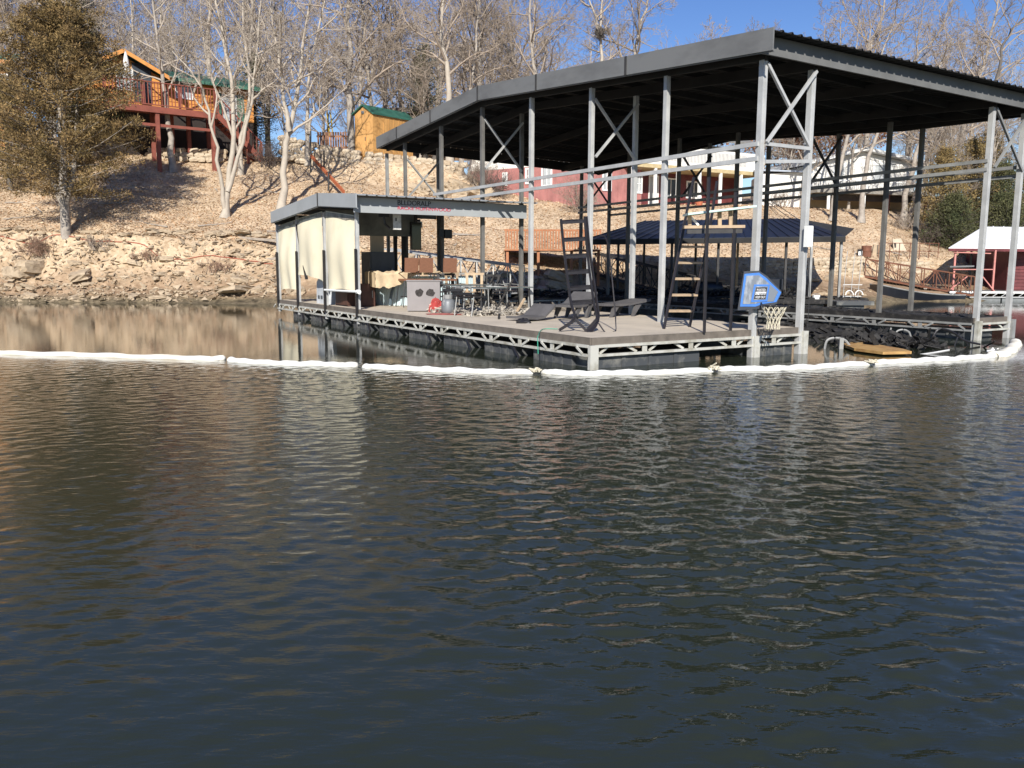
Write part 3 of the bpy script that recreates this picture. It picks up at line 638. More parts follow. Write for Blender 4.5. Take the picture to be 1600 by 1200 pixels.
# loungers
def lounger(label, px, py, rz, tilt=.5, L_=1.55, W_=.6, flat=False):
    b_, a_ = dpx(px, py); t = dthing('sun_lounger', label, 'sun lounger', b_, a_, DZ, rz)
    ym = mat('charcoal lounger pad', (.085, .08, .08), .8, 0, .25, 3); z = .05 if flat else .26
    prof = [(0, z), (L_*.35, z-.02), (L_*.6, z), (L_, z+tilt*.45)]
    mb = MB(); mb.prism([(x, 0, q) for x, q in prof]+[(x, 0, q+.05) for x, q in prof[::-1]], (0, W_, 0)); mb.build('pad', ym, t)
    if not flat:
        for x in (.25, L_*.62):
            mb = MB(); mb.prism([(x, .03, 0), (x+.06, .03, 0), (x+.3, .03, z), (x+.1, .03, z)], (0, .05, 0)); mb.build('leg', ym, t); mb = MB(); mb.prism([(x, W_-.08, 0), (x+.06, W_-.08, 0), (x+.3, W_-.08, z), (x+.1, W_-.08, z)], (0, .05, 0)); mb.build('leg', ym, t)
    return t
lounger('low curved charcoal lounger right of the black ladder', 944, 497, .15, .15)
lounger('charcoal lounger lying behind the black ladder, its head raised', 893, 500, .45, .55, 1.2)
lounger('collapsed charcoal pad lying on the ash left of the black ladder', 826, 503, .3, .5, .9, .6, True)
heap('burnt_bundle', 'small burnt bundle lying at the patio edge beside the collapsed pad', 'bundle', dk(*dpx(818, 505), DZ), .16, .12, .10, black_m, 8)
# black dock ladder with curved hand loop
def pp(px, py, z0, Y=None):   # helper: world point at same depth as base, by height above deck
    return None
def world_thing(name, label, cat, P, group=None): return thing(name, label, cat, P, 0, group)
base = onz(895, 518, DZ); lad = world_thing('swim_ladder', 'tall black dock ladder standing upright near the patio corner', 'ladder', base)
def R(px, py, dY=0.): return at(px, py, base[1]+dY)-base
Lm = mat('black ladder metal', (.025, .022, .026), .35, .3, .3, 6)
stp = [(878, 914, 346, 350), (881, 917, 374, 377), (884, 920, 400, 402), (887, 923, 425, 427), (891, 926, 450, 452), (894, 928, 473, 475)]
for (x0, x1, y0, y1) in stp:
    mb = MB(); A0 = R(x0, y0, .02); A1 = R(x1, y0-2, .10); mb.prism([A0, A1, A1+[-.02, .16, .03], A0+[-.02, .16, .03]], (0, 0, -.045)); mb.build('step', Lm, lad)
for offx, dy in ((0, .1), (5, .14)):
    mb = MB(); mb.tube(interp_path([R(914+offx*.6, 338, dy), R(919+offx*.8, 400, dy), R(928+offx, 470, dy-.02), R(933+offx*.5, 500, dy-.05), R(918+offx, 521, -.12)], 14), .024, 6); mb.build('side_rail', Lm, lad)
mb = MB(); mb.tube(interp_path([R(877, 342, .02), R(883, 400, .02), R(892, 470, 0), R(898, 497, -.02), R(874, 516, -.0)], 12), .026, 6); mb.build('side_rail', Lm, lad)
for q0, q1 in (((898, 497), (917, 517)), ((900, 500), (876, 515)), ((933, 499), (915, 519))):
    mb = MB(); mb.bar(R(*q0), R(*q1, -.05), .05, .04); mb.build('foot_brace', Lm, lad)
mb = MB(); mb.tube(interp_path([R(938, 367, .2), R(947, 372, .2), R(953, 400, .2), R(963, 505, .12), R(958, 519, 0), R(948, 521, -.05), R(936, 505, -.02)], 26), .013, 6); mb.build('hand_loop', Lm, lad)
# green hose
mb = MB(); P0 = onz(872, 514, DZ+.012); path = [P0, onz(850, 514, DZ+.012), onz(843, 520, DZ+.012), onz(842.5, 523.5, DZ+.015)]; e = path[-1]; path += [e+[-.02, -.05, -.04], e+[-.01, -.06, -.30]]
hb = path[0].copy(); mb.tube(interp_path([q-hb for q in path], 20), .007, 5); o = mb.build('garden_hose', hose_g); o.location = tuple(hb); tag(o, 'short green hose hanging over the patio edge', 'hose')
# diving platform tower
base = onz(1090, 516, DZ); dv = world_thing('diving_tower', 'tall black diving tower with wooden rungs and an aqua board on top', 'diving tower', base)
Yf, Yb = onz(1101, 520, DZ)[1]-base[1], onz(1038, 514, DZ)[1]-base[1]
Ybr = onz(1078, 511, DZ)[1]-base[1]; Yr = onz(1142, 517, DZ)[1]-base[1]
for path, nm in (([R(1038, 514, Yb), R(1075, 325, Yb+.25), R(1085, 277, Yb+.3)], 0), ([R(1078, 511, Ybr), R(1102, 397, Ybr+.15), R(1114, 330, Ybr+.25), R(1121, 283, Ybr+.3)], 0), ([R(1101, 520, Yf), R(1108, 277, Yf)], 0), ([R(1142, 517, Yr), R(1150, 300, Yr)], 0)):
    mb = MB(); mb.tube(path, .028, 6); mb.build('leg', Lm, dv)
for y, x0, x1 in ((387.5, 1065, 1101), (412.5, 1060, 1099), (437.5, 1054, 1095), (463, 1049, 1091), (488, 1044, 1084)):
    tt = (514-y)/190; mb = MB(); A0 = R(x0, y, Yb+.25*tt); A1 = R(x1, y, Ybr+.2*tt); mb.prism([A0, A1, A1+[0, .12, .01], A0+[0, .12, .01]], (0, 0, .035)); mb.build('rung', wood_pale, dv)
for k in range(4):
    o_ = k*.135; A0 = R(1070, 357, -.25+o_); A1 = R(1165, 356, -.15+o_); mb = MB(); mb.prism([A0, A1, A1+[0, .125, 0], A0+[0, .125, 0]], (0, 0, .05)); mb.build('platform_plank', wood_pale, dv)
mb = MB(); A0 = R(1074, 362, -.2); A1 = R(1160, 361, -.1); mb.bar(A0, A1, .04, .07); mb.build('platform_beam', sooty, dv)
for x in (1078, 1125, 1142): mb = MB(); mb.bar(R(x, 352, -.05), R(x, 329, -.05), .06, .06); mb.build('board_stand', wood_pale, dv)
mb = MB(); mb.bar(R(1079, 338, -.06), R(1092, 352, -.06), .035, .035); mb.build('stand_brace', white_m, dv)
A0 = R(1076, 336, -.35); A1 = R(1183, 323.5, -.2); mb = MB(); mb.prism([A0, A1, A1+[-.02, .48, .0], A0+[.0, .48, .0]], (0, 0, .035)); mb.build('diving_board', aqua, dv)
# basketball backboard and hoop
base = onz(1188, 516, DZ); bk = world_thing('basketball_hoop', 'broken basketball backboard with blue border tilting on its pole, net hanging', 'basketball hoop', base)
Yq = onz(1177, 516, DZ)[1]-base[1]
mb = MB(); mb.box(-.03, .03, 0, 0, 0, 0) if False else mb.tube([R(1180, 516, .1), R(1183, 478, .1), R(1184, 450, .1)], .04, 8); mb.build('pole', black_m, bk)
def panel(name, pts, dY, thick, material, parent):
    mb = MB(); mb.prism([R(x, y, dY+.10*(x-1188)/60) for x, y in pts], (0.01, thick, 0)); return mb.build(name, material, parent)
bd = panel('backboard', [(1153, 485), (1163, 424), (1187, 423), (1200, 432), (1222, 455), (1214, 475), (1190, 482)], -.12, .05, mat('dark backboard rim', (.04, .045, .055), .5), bk)
panel('border', [(1157, 479), (1164, 428), (1186, 426), (1197, 434), (1221, 457), (1213, 472), (1192, 475), (1181, 479)], -.128, .006, blue_m, bd)
panel('face', [(1161, 475), (1167, 431), (1186, 430), (1196, 438), (1216, 456), (1209, 471), (1190, 472), (1180, 475)], -.136, .006, marble, bd)
panel('target_border', [(1174, 472), (1179, 444.5), (1203, 444.5), (1199, 471)], -.144, .006, blue_m, bd)
panel('target_face', [(1177.5, 469), (1181.5, 447.5), (1200, 447.5), (1196.5, 468)], -.151, .005, marble, bd)
panel('sign', [(1179, 467), (1182.5, 449), (1198.5, 449), (1196, 467)], -.158, .005, ink, bd)
wh = mat('white lettering', (.8, .8, .8), .5)
panel('sign_stripe', [(1180.8, 460.5), (1181.8, 456), (1197, 456), (1196.4, 460.5)], -.163, .003, wh, bd)
for txt, px_, py_, sz, mm, dy in (('POSTED', 1183, 455, .062, wh, -.164), ('NO TRESPASSING', 1181.6, 460, .034, ink, -.169), ('KEEP OUT', 1181.2, 466, .055, wh, -.164)):
    P_ = R(px_, py_, dy+.10*(px_-1188)/60); text_mesh(txt, sz, mm, 'lettering', bd, tuple(P_), (pi/2, 0, .13), .72, .001)
rc = R(1210, 478, -.42); mb = MB(); rr_ = .215
mb.tube([rc+[rr_*cos(q), rr_*sin(q), 0] for q in np.linspace(0, 2*pi, 25)], .010, 5); mb.tube([rc+[-.15, .2, 0], R(1190, 474, -.12)], .02, 5); mb.build('rim', black_m, bk)
mb = MB(); n = 12
def nr_(z): return rr_*(1-.52*min(1, z/.26)) if z < .26 else rr_*.48*(1+.1*(z-.26)/.14)
for j in range(n):
    for sgn in (-1, 1):
        mb.tube([rc+[nr_(z)*cos(2*pi*j/n+sgn*z*3.0+(0 if z < .12 else .0)), nr_(z)*sin(2*pi*j/n+sgn*z*3.0), -z] for z in np.linspace(0, .40, 9)], .0075, 4)
mb.build('net', rope_m, bk)
# meter box on the post
q = dk(B2-.02, -.10, 1.99); t = thing('meter_box', 'white electrical box fixed on the galvanised post at finger end', 'box', q, TH)
mb = MB(); mb.box(-.11, .02, -.10, -.005, -.02, .36); mb.build('body', white_m, t); mb = MB(); mb.box(-.10, .01, -.112, -.101, .0, .34); mb.build('lid', white_m, t)
mb = MB(); mb.tube(interp_path([(-.04, -.05, -.03), (.0, -.1, -.8), (.03, -.08, -1.5)], 10), .008, 4); mb.build('cable', black_m, t)
# things under the lower roof
def dbox(name, label, cat, b, a, z, sx, sy, sz, material, front=None, legs=False):
    t = dthing(name, label, cat, b, a, z); mb = MB(); mb.box(0, sx, 0, sy, 0, sz); mb.build('body', material, t)
    if front is not None: mb = MB(); mb.box(.04, sx-.04, -.02, -.002, .05, sz-.05); mb.build('door', front, t); mb = MB(); mb.box(sx-.10, sx-.08, -.045, -.021, sz*.4, sz*.7); mb.build('handle', galv_dull, t)
    return t
dkg = mat('dark grey cabinet', (.07, .08, .09), .5, 0, .2, 3); brn = mat('dark brown cabinet', (.07, .03, .02), .6, 0, .3, 4)
dbox('refrigerator', 'dark grey refrigerator standing behind the curtain', 'refrigerator', 1.25, 12.1, DZ, .75, .65, 1.5, dkg, dkg)
dbox('wooden_cabinet', 'dark brown cabinet in the shade beside the bar', 'cabinet', .55, 11.1, DZ, .42, .5, .62, brn, brn)
dbox('wooden_chest', 'low dark brown chest under the straight curtain', 'chest', .35, 11.6, DZ, .5, .9, .6, brn, brn)
t = dthing('air_conditioner', 'pale grey cooler unit with vents showing under the pulled curtain', 'cooler', .25, 13.3, DZ, pi/2)
mb = MB(); mb.prism([(-.45, 0, 0), (.55, 0, 0), (.5, 0, .62), (.1, 0, .9), (-.3, 0, .62)], (0, -.45, 0)); mb.build('body', mat('pale grey casing', (.48, .50, .52), .5), t)
for k in range(3): mb = MB(); mb.box(-.25+k*.25, -.1+k*.25, .002, .012, .14, .24); mb.build('vent', dkg, t)
b_, a_ = dpx(596, 474); t = dthing('fire_extinguisher', 'small orange red extinguisher at the left end of the bar', 'fire extinguisher', b_, a_+.1); mb = MB(); mb.lathe((0, 0, 0), [(.05, 0), (.06, .05), (.06, .36), (.02, .44)], 10); mb.build('cylinder', mat('orange red enamel', (.45, .09, .03), .5), t, smooth=True); mb = MB(); mb.box(-.03, .07, -.015, .015, .43, .47); mb.build('handle', black_m, t)
def hung(name, label, px, py, a, w_, h_, material, cat, d=.1):
    # hangs at dock distance a under the lower roof
    d_ = ray(px, py); tt = (a+np.dot([CX, CY], VA))/(d_[:2]@VA); P = d_*tt+[0, 0, HC]; t = thing(name, label, cat, P, TH)
    mb = MB(); mb.box(0, w_, 0, d, -h_, 0); mb.build('body', material, t); return t
t = hung('television', 'flat black television hung between the dark posts', 643, 347, 12.2, .32, .80, black_m, 'television'); mb = MB(); mb.box(.02, .30, -.012, -.002, -.77, -.03); mb.build('screen', mat('dark screen', (.01, .01, .012), .1), t); mb = MB(); mb.box(.12, .2, .0, .08, .001, .22); mb.build('hanger', sooty, t)
t = hung('white_sign_board', 'stained white board hanging below the lower roof', 615, 333, 9.9, .22, .42, mat('stained white board', (.55, .54, .50), .6, 0, .3, 6), 'sign board', .03); mb = MB(); mb.box(.06, .09, -.012, -.002, -.2, -.12); mb.build('mark', ink, t)
t = hung('loudspeaker', 'black twin loudspeaker mounted on the post by the ramp', 687, 357, 10.6, .14, .24, black_m, 'loudspeaker', .15); mb = MB(); mb.box(.18, .40, 0, .14, -.26, -.02); mb.build('cabinet', black_m, t); mb = MB(); mb.box(.141, .179, .04, .1, -.16, -.1); mb.build('bracket', black_m, t)
t = hung('light_box', 'small white lamp box on a dark post under the lower roof', 654, 346, 13.2, .14, .18, white_m, 'lamp', .1); mb = MB(); mb.box(.03, .11, .02, .08, -.22, -.181); mb.build('socket', black_m, t)
t = hung('bracket_arm', 'curved black bracket hanging under the lower roof', 593, 334, 9.9, .28, .08, black_m, 'bracket', .05); mb = MB(); mb.tube([(.14, .02, -.08), (.16, .02, -.25), (.3, .02, -.36)], .03, 6); mb.build('arm', black_m, t)
t = hung('beige_panel', 'beige hanging panel beside the refrigerator', 579, 356, 12.6, .42, .85, mat('beige panel', (.50, .42, .32), .8, 0, .1, 2), 'panel', .03); mb = MB(); mb.box(.0, .42, -.02, -.001, -.03, .0); mb.build('top_rail', galv_dull, t)
# ================================================================== FLOATING THINGS AND DEBRIS
def flo(px, py, z=0.): return onz(px, py, z)
bseg = [([(-60, 549), (60, 553), (180, 556), (300, 560), (352, 560)], boom_d, 'long soiled cream boom segment at the left edge of the water'),
        ([(357, 562), (420, 567), (500, 569), (560, 571)], boom_m, 'white boom segment floating left of the curtained dock end'),
        ([(568, 572), (640, 576), (740, 580), (834, 582)], boom_m, 'white boom segment floating along the long left dock side'),
        ([(848, 580), (900, 584), (960, 583), (1040, 582), (1114, 578)], boom_m, 'white boom segment wrapped round the near patio corner'),
        ([(1120, 577), (1200, 576), (1280, 573), (1360, 567)], boom_m, 'white boom segment floating below the basketball net'),
        ([(1366, 567), (1440, 563), (1500, 560), (1552, 556)], boom_m, 'white boom segment in front of the charred wreckage'),
        ([(1552, 556), (1570, 553), (1583, 544), (1588, 535)], boom_d, 'fat cream boom end curling round the right finger')]
for k, (pts, mm, lab) in enumerate(bseg):
    W = [flo(x, y, .02) for x, y in pts]; o0 = W[len(W)//2].copy(); n = 60; P = interp_path([q-o0 for q in W], n); r = np.full(n, .078 if k != 6 else .12)
    s_ = np.arange(n); r = r*(.95+.045*np.sin(s_*.5+k)+.03*np.sin(s_*1.9+k*2)+.025*np.random.default_rng(k).normal(size=n)); r[0] *= .3; r[1] *= .8; r[-1] *= .3; r[-2] *= .8
    P[:, 1] += .03*np.sin(s_*.35+k)+.012*np.sin(s_*1.3); P[:, 2] += .010*np.sin(s_*.7+k)
    mb = MB(); mb.tube(P, r, 12); o = mb.build('oil_boom', mm, smooth=True); o.location = tuple(o0-[0, 0, .012]); o.scale = (1, 1, .8); tag(o, lab, 'boom', 'absorbent boom segments floating round the dock')
for px, py, lab in ((841, 581, 'knotted rope tie between two white boom segments at the patio corner'), (1117, 577, 'knotted rope tie joining the boom near the basketball net'), (1363, 567, 'frayed tie joining the boom ahead of the charred wreckage'), (1556, 552, 'white rag knot on the boom at the right finger')):
    P0 = flo(px, py, .04); mb = MB(); rr = np.random.default_rng(px)
    for _ in range(9): q = rr.normal(size=(4, 3))*.05; q[:, 2] = np.abs(q[:, 2])*.6; mb.tube(interp_path(q, 8), .012, 5)
    o = mb.build('boom_tie', rope_m if px != 1556 else white_m); o.location = tuple(P0); tag(o, lab, 'rope')
# wreckage in the slip
P0 = flo(1365, 545, .03); mb = MB()
pts = [(1316, 541), (1340, 537), (1366, 541), (1412, 549), (1425, 553), (1380, 554), (1335, 548)]
mb.prism([flo(x, y, .03)-P0 for x, y in pts], (0, 0, .05)); o = mb.build('foam_board', orange_b); o.location = tuple(P0); tag(o, 'orange yellow foam board floating in the burnt slip', 'board')
P0 = flo(1388, 540, 0); rr = np.random.default_rng(9); mb = MB()
for _ in range(240):
    q = np.array([rr.normal(0, .5), rr.normal(0, .45), abs(rr.normal(0, .09))]); th_ = rr.uniform(0, pi); d = np.array([cos(th_), sin(th_), rr.normal(0, .5)]); s = rr.uniform(.03, .2); mb.bar(q-d*s, q+d*s, rr.uniform(.02, .10), rr.uniform(.01, .04), up=rr.normal(size=3))
o = mb.build('charred_wreckage', char_m); o.location = tuple(P0); o['kind'] = 'stuff'; tag(o, 'black charred wreckage floating beside the orange foam board', 'wreckage')
P0 = flo(1290, 520, 0); mb = MB()
for _ in range(120):
    q = np.array([rr.normal(-.2, .8), rr.normal(.8, 1.4), abs(rr.normal(0, .05))]); th_ = rr.uniform(0, pi); d = np.array([cos(th_), sin(th_), rr.normal(0, .22)]); s = rr.uniform(.1, .45); mb.bar(q-d*s, q+d*s, rr.uniform(.04, .22), rr.uniform(.02, .08))
o = mb.build('sunken_wreckage', char_m); o.location = tuple(P0); o['kind'] = 'stuff'; tag(o, 'tangle of sunken black wreckage in the middle of the slip', 'wreckage')
def pipe(name, lab, cat, pts, Y, r, material, sub='rod'):
    W = [at(x, y, Y) for x, y in pts]; o0 = np.array([W[0][0], W[0][1], 0]); t = thing(name, lab, cat, o0); mb = MB(); mb.tube(interp_path([q-o0 for q in W], 18), r, 6); mb.build(sub, material, t); return t, o0
Yw = flo(1480, 540)[1]
t, o0 = pipe('bent_frame', 'bent black pipe frame rising from the water near the right post', 'frame', [(1453, 545), (1462, 520), (1472, 514), (1490, 519), (1508, 532), (1532, 538)], Yw, .025, black_m)
for q0, q1 in (((1500, 520), (1488, 552)), ((1509, 532), (1516, 545))): mb = MB(); mb.tube([at(*q0, Yw)-o0, at(*q1, Yw)-o0], .018, 5); mb.build('strut', black_m, t)
t, o0 = pipe('metal_rail', 'pale metal rail lying on the water before the right post', 'rail', [(1425, 556), (1455, 552), (1484, 547)], flo(1455, 553)[1], .02, galv); mb = MB(); mb.tube([at(1428, 556, flo(1455, 553)[1])-o0, at(1444, 560, flo(1455, 553)[1])-o0], .014, 5); mb.build('spur', galv, t)
t, o0 = pipe('pipe_hoop', 'rusty bent pipe hoop standing in the slip water', 'hoop', [(1400, 528), (1402, 518), (1412, 515), (1421, 519), (1424, 528)], flo(1412, 532)[1], .02, galv_dull)
t, o0 = pipe('pipe_arch', 'low pale pipe arch in the water beside the basketball net', 'hoop', [(1289, 545), (1293, 532), (1305, 528), (1320, 531), (1328, 540)], flo(1300, 545)[1], .025, galv_dull); mb = MB(); mb.box(.28, .36, -.04, .04, -.05, .22); mb.build('plate', galv_dull, t)
t, o0 = pipe('red_stick', 'short red stick poking out of the floating wreckage', 'stick', [(1398, 529), (1404, 532), (1412, 536)], flo(1404, 540)[1]+.2, .02, mat('dull red', (.35, .08, .05)))
t, o0 = pipe('leaning_pipe', 'thin pipe leaning out of the water left of the wreckage', 'pipe', [(1388, 529), (1391, 520), (1393, 512)], flo(1388, 530)[1], .02, galv_dull)
# ================================================================== BUILDINGS ON THE HILLSIDE
def gp(px, py, Y): return at(px, py, Y)
def wallbox(mb, x0, x1, y0, y1, z0, z1): return mb.box(x0, x1, y0, y1, z0, z1)
def window(parent, x, z, w_, h_, y=-.0, frame=white_m, pane=glass_m, cols=2, rows=2):
    mb = MB(); t = .06
    mb.box(x, x+w_, y-.05, y-.003, z, z+t); mb.box(x, x+w_, y-.05, y-.003, z+h_-t, z+h_); mb.box(x, x+t, y-.049, y-.004, z+t, z+h_-t); mb.box(x+w_-t, x+w_, y-.049, y-.004, z+t, z+h_-t)
    for c in range(1, cols): q = x+w_*c/cols; mb.box(q-.02, q+.02, y-.045, y-.005, z+t, z+h_-t)
    for c in range(1, rows): q = z+h_*c/rows; mb.box(x+t, x+w_-t, y-.043, y-.006, q-.02, q+.02)
    f = mb.build('window', frame, parent); mb = MB(); mb.box(x+t, x+w_-t, y-.022, y-.012, z+t, z+h_-t); mb.build('pane', pane, f); return f
def railing(parent, x0, x1, y, z, h_, material, gap=.14, p=1.9, slope=0., name='railing', w_=.04):
    mb = MB(); mb.bar((x0, y, z+h_), (x1, y, z+h_+slope), .09, .05); mb.build('top_rail', material, parent)
    mb = MB(); n = int(abs(x1-x0)/gap)
    for i in range(n): x = x0+(x1-x0)*(i+.5)/n; zz = z+slope*(i+.5)/n; mb.box(x-w_/2, x+w_/2, y-.02, y+.02, zz+.06, zz+h_-.025)
    mb.bar((x0, y, z+.08), (x1, y, z+.08+slope), .05, .05); mb.build('baluster', material, parent, kind='stuff')
    n = max(1, int(abs(x1-x0)/p))
    for i in range(n+1): x = x0+(x1-x0)*i/n; zz = z+slope*i/n; mb = MB(); mb.box(x-.05, x+.05, y+.021, y+.11, zz, zz+h_+.08); mb.build('rail_post', material, parent)
# --- orange cabin. local x runs away to the right, y back
P0 = gp(150, 205, 47.5); cab_rz = pi/2-radians(53.5)
cabin = thing('log_cabin', 'orange stained cabin with green roof and a high red brown deck', 'cabin', (P0[0], P0[1], P0[2]), cab_rz)
e1 = np.array([cos(cab_rz), sin(cab_rz)]); e2 = np.array([-sin(cab_rz), cos(cab_rz)])
def CL(px, py, yloc=0.):        # point on plane y=yloc of the cabin frame -> local (x, z)
    d_ = ray(px, py); tt = ((P0[:2]@e2)+yloc)/(d_[:2]@e2); P = d_*tt+[0, 0, HC]-P0; return float(P[:2]@e1), float(P[2])
xr, zr = CL(404, 203); xg0, _ = CL(150, 110); xg1, zg1 = CL(250, 120); xpk, zpk = CL(190, 82); xe, ze = CL(404, 138); _, zeav = CL(150, 104)
zf = CL(230, 160)[1]-.05
b_ = MB(); b_.prism([(xg0-1.2, 0, zf-.35), (xg1, 0, zf-.35), (xg1, 0, zg1), (xpk, 0, zpk-.12), (xg0-1.2, 0, zeav-.35)], (0, 5, 0)); b_.build('gable_wall', cabin_m, cabin)
b_ = MB(); b_.box(xg1+.003, xr, .8, 6, zf-.35, ze); wl = b_.build('wall', cabin_m, cabin)
# log courses
for nm, x0, x1, y in (('log_course', xg1+.01, xr, .8),):
    k = 0; z = zf-.35
    while z < ze-.1: b_ = MB(); b_.box(x0, x1+.04, y-.035, y-.001, z+.02, z+.20); b_.build('log_course', cabin_m, cabin); z += .235
z = zf-.3
while z < zeav-.4: b_ = MB(); b_.box(xg0-1.2, xg1-.02, -.035, -.001, z+.02, z+.20); b_.build('log_course', cabin_m, cabin); z += .235
def slope_roof(name, parent, pts, th, material): b_ = MB(); b_.prism(pts, (0, 0, th)); return b_.build(name, material, parent)
slope_roof('roof', cabin, [(xpk, -.6, zpk), (xpk, 5.3, zpk), (xg0-1.6, 5.3, zeav-.62), (xg0-1.6, -.6, zeav-.62)], .09, green_roof)
slope_roof('roof', cabin, [(xpk+.002, -.6, zpk), (xpk+.002, 5.3, zpk), (xg1+.6, 5.3, zg1-.22), (xg1+.6, -.6, zg1-.22)], .09, green_roof)
for q0, q1 in (((xg0-1.6, -.63, zeav-.64), (xpk, -.63, zpk-.02)), ((xpk, -.63, zpk-.02), (xg1+.6, -.63, zg1-.24))): b_ = MB(); b_.bar(q0, q1, .05, .2); b_.build('barge_board', mat('orange trim', (.62, .27, .07), .6), cabin)
rf = slope_roof('roof', cabin, [(xg1+.3, .2, ze-.05), (xr+.5, .2, ze-.05), (xr+.5, 3.6, ze+1.0), (xg1+.3, 3.6, ze+1.0)], .09, green_roof)
b_ = MB(); b_.box(xg1+.62, xr+.5, .12, .19, ze-.14, ze+.04); b_.build('gutter', green_trim, rf)
window(cabin, xr-1.9, ze-1.95, .9, 1.5, .76, white_m, glass_l, 1, 2); b_ = MB(); b_.box(xr-.97, xr-.55, .72, .76, ze-2.0, ze-.4); b_.build('shutter', green_trim, cabin)
b_ = MB(); b_.box(xr-2.35, xr-1.93, .72, .76, ze-2.0, ze-.4); b_.build('shutter', green_trim, cabin)
window(cabin, xg0+1.0, zf+.55, .9, 1.2, -.04, white_m, glass_l); window(cabin, xg1+1.0, zf+.6, 1.0, 1.2, .76, white_m, glass_l)
b_ = MB(); b_.box(xpk+.5, xpk+1.5, -.06, -.04, zf+.02, zf+2.1); b_.build('door', glass_m, cabin)
# deck
dy = -2.4; xd0, _ = CL(165, 165, dy); xd1, zd1 = CL(338, 172, dy); zf2 = CL(215, 163, dy)[1]
n = 16
for i in range(n): b_ = MB(); y0 = dy+i*(2.36+.0)/n; b_.box(xd0, xd1, y0+.005, y0+2.36/n-.008, zf2-.04, zf2); b_.build('deck_board', redwood, cabin)
b_ = MB(); b_.box(xd0, xd1, dy-.06, dy-.003, zf2-.34, zf2-.01); b_.build('deck_beam', redwood, cabin)
railing(cabin, xd0, xd1, dy+.02, zf2, 1.25, redwood, .17)
posts = [(248, 0), (205, 1.9), (331, 0), (327, 1.8), (236, .3)]
for px, yb in ((248, .0), (334, .0), (240, 1.7), (327, 1.9), (270, 1.9), (296, 1.9)):
    x, _ = CL(px, 200, dy+yb); wp = P0[:2]+e1*x+e2*(dy+yb+.1); zg = tzs(*wp)-P0[2]; b_ = MB(); b_.box(x-.1, x+.1, dy+yb+.01, dy+yb+.2, zg-.3, zf2-.35 if yb < 1 else zf2-.05); b_.build('deck_post', redwood, cabin)
x0_, z0_ = CL(224, 193, dy); x1_, z1_ = CL(330, 203, dy); b_ = MB(); b_.bar((x0_, dy+.1, z0_), (x1_, dy+.1, z0_), .06, .15); b_.build('cross_beam', redwood, cabin)
b_ = MB(); b_.box(xd0-1, xr, .82, 3.0, -4.5, zf-.36) ; b_.build('under_deck_void', mat('under deck void dark', (.03, .022, .018), .9), cabin)  # near-black block painted as the dark void under the cabin deck
# stairs going down to the right
sx0 = xd1+.05; sx1, _ = CL(408, 255, dy+.3); wp = P0[:2]+e1*sx1+e2*(dy+.6); sz1 = tzs(*wp)-P0[2]; nst = 13
st_t = cabin
for yy in (dy+.02, dy+1.1): b_ = MB(); b_.bar((sx0, yy, zf2-.1), (sx1, yy, sz1+.05), .05, .28); b_.build('stair_stringer', redwood, cabin)
for i in range(nst): x = sx0+(sx1-sx0)*(i+.5)/nst; z = zf2+(sz1-zf2)*(i+.5)/nst; b_ = MB(); b_.box(x-.13, x+.13, dy+.05, dy+1.07, z-.02, z+.02); b_.build('stair_tread', redwood, cabin)
railing(cabin, sx0, sx1, dy, zf2, 1.0, redwood, .2, 1.4, sz1-zf2)
for f_ in (.35, .7, 1.): x = sx0+(sx1-sx0)*f_; wp = P0[:2]+e1*x+e2*(dy+.6); zg = tzs(*wp)-P0[2]; b_ = MB(); b_.box(x-.07, x+.07, dy+.12, dy+.26, zg-.3, zf2+(sz1-zf2)*f_+.9); b_.build('deck_post', redwood, cabin)
# folded white umbrella on the deck
P = gp(199, 119, 47.0); t = thing('patio_umbrella', 'folded white patio umbrella standing on the red brown cabin deck', 'umbrella', P-[0, 0, .9]); b_ = MB(); b_.lathe((0, 0, .9), [(.16, 0), (.20, .15), (.14, .8), (.04, 1.25)], 9); b_.build('canopy', mat('off white cloth', (.62, .60, .57), .9, 0, .1, 3), t, smooth=True); b_ = MB(); b_.tube([(0, 0, -.3), (0, 0, 2.25)], .025, 6); b_.build('pole', galv_dull, t)
# --- neighbour house at far left
P = gp(-60, 125, 52); t = thing('neighbour_house', 'orange house corner with a white window cut off by the left edge', 'house', P, .3)
b_ = MB(); b_.box(-3, 2.4, 0, 4, -4, 1.1); b_.build('wall', cabin_m, t); b_ = MB(); b_.prism([(-3.3, -.4, 1.1), (2.9, -.4, 1.1), (2.9, 2, 2.0), (-3.3, 2, 2.0)], (0, 0, .1)); b_.build('roof', green_roof, t); window(t, .9, -1.1, 1.6, 1.6, -.0, white_m, glass_l)
b_ = MB(); b_.box(-3.3, 2.9, -.46, -.41, 1.0, 1.22); b_.build('trim', mat('orange trim', (.62, .27, .07)), t)
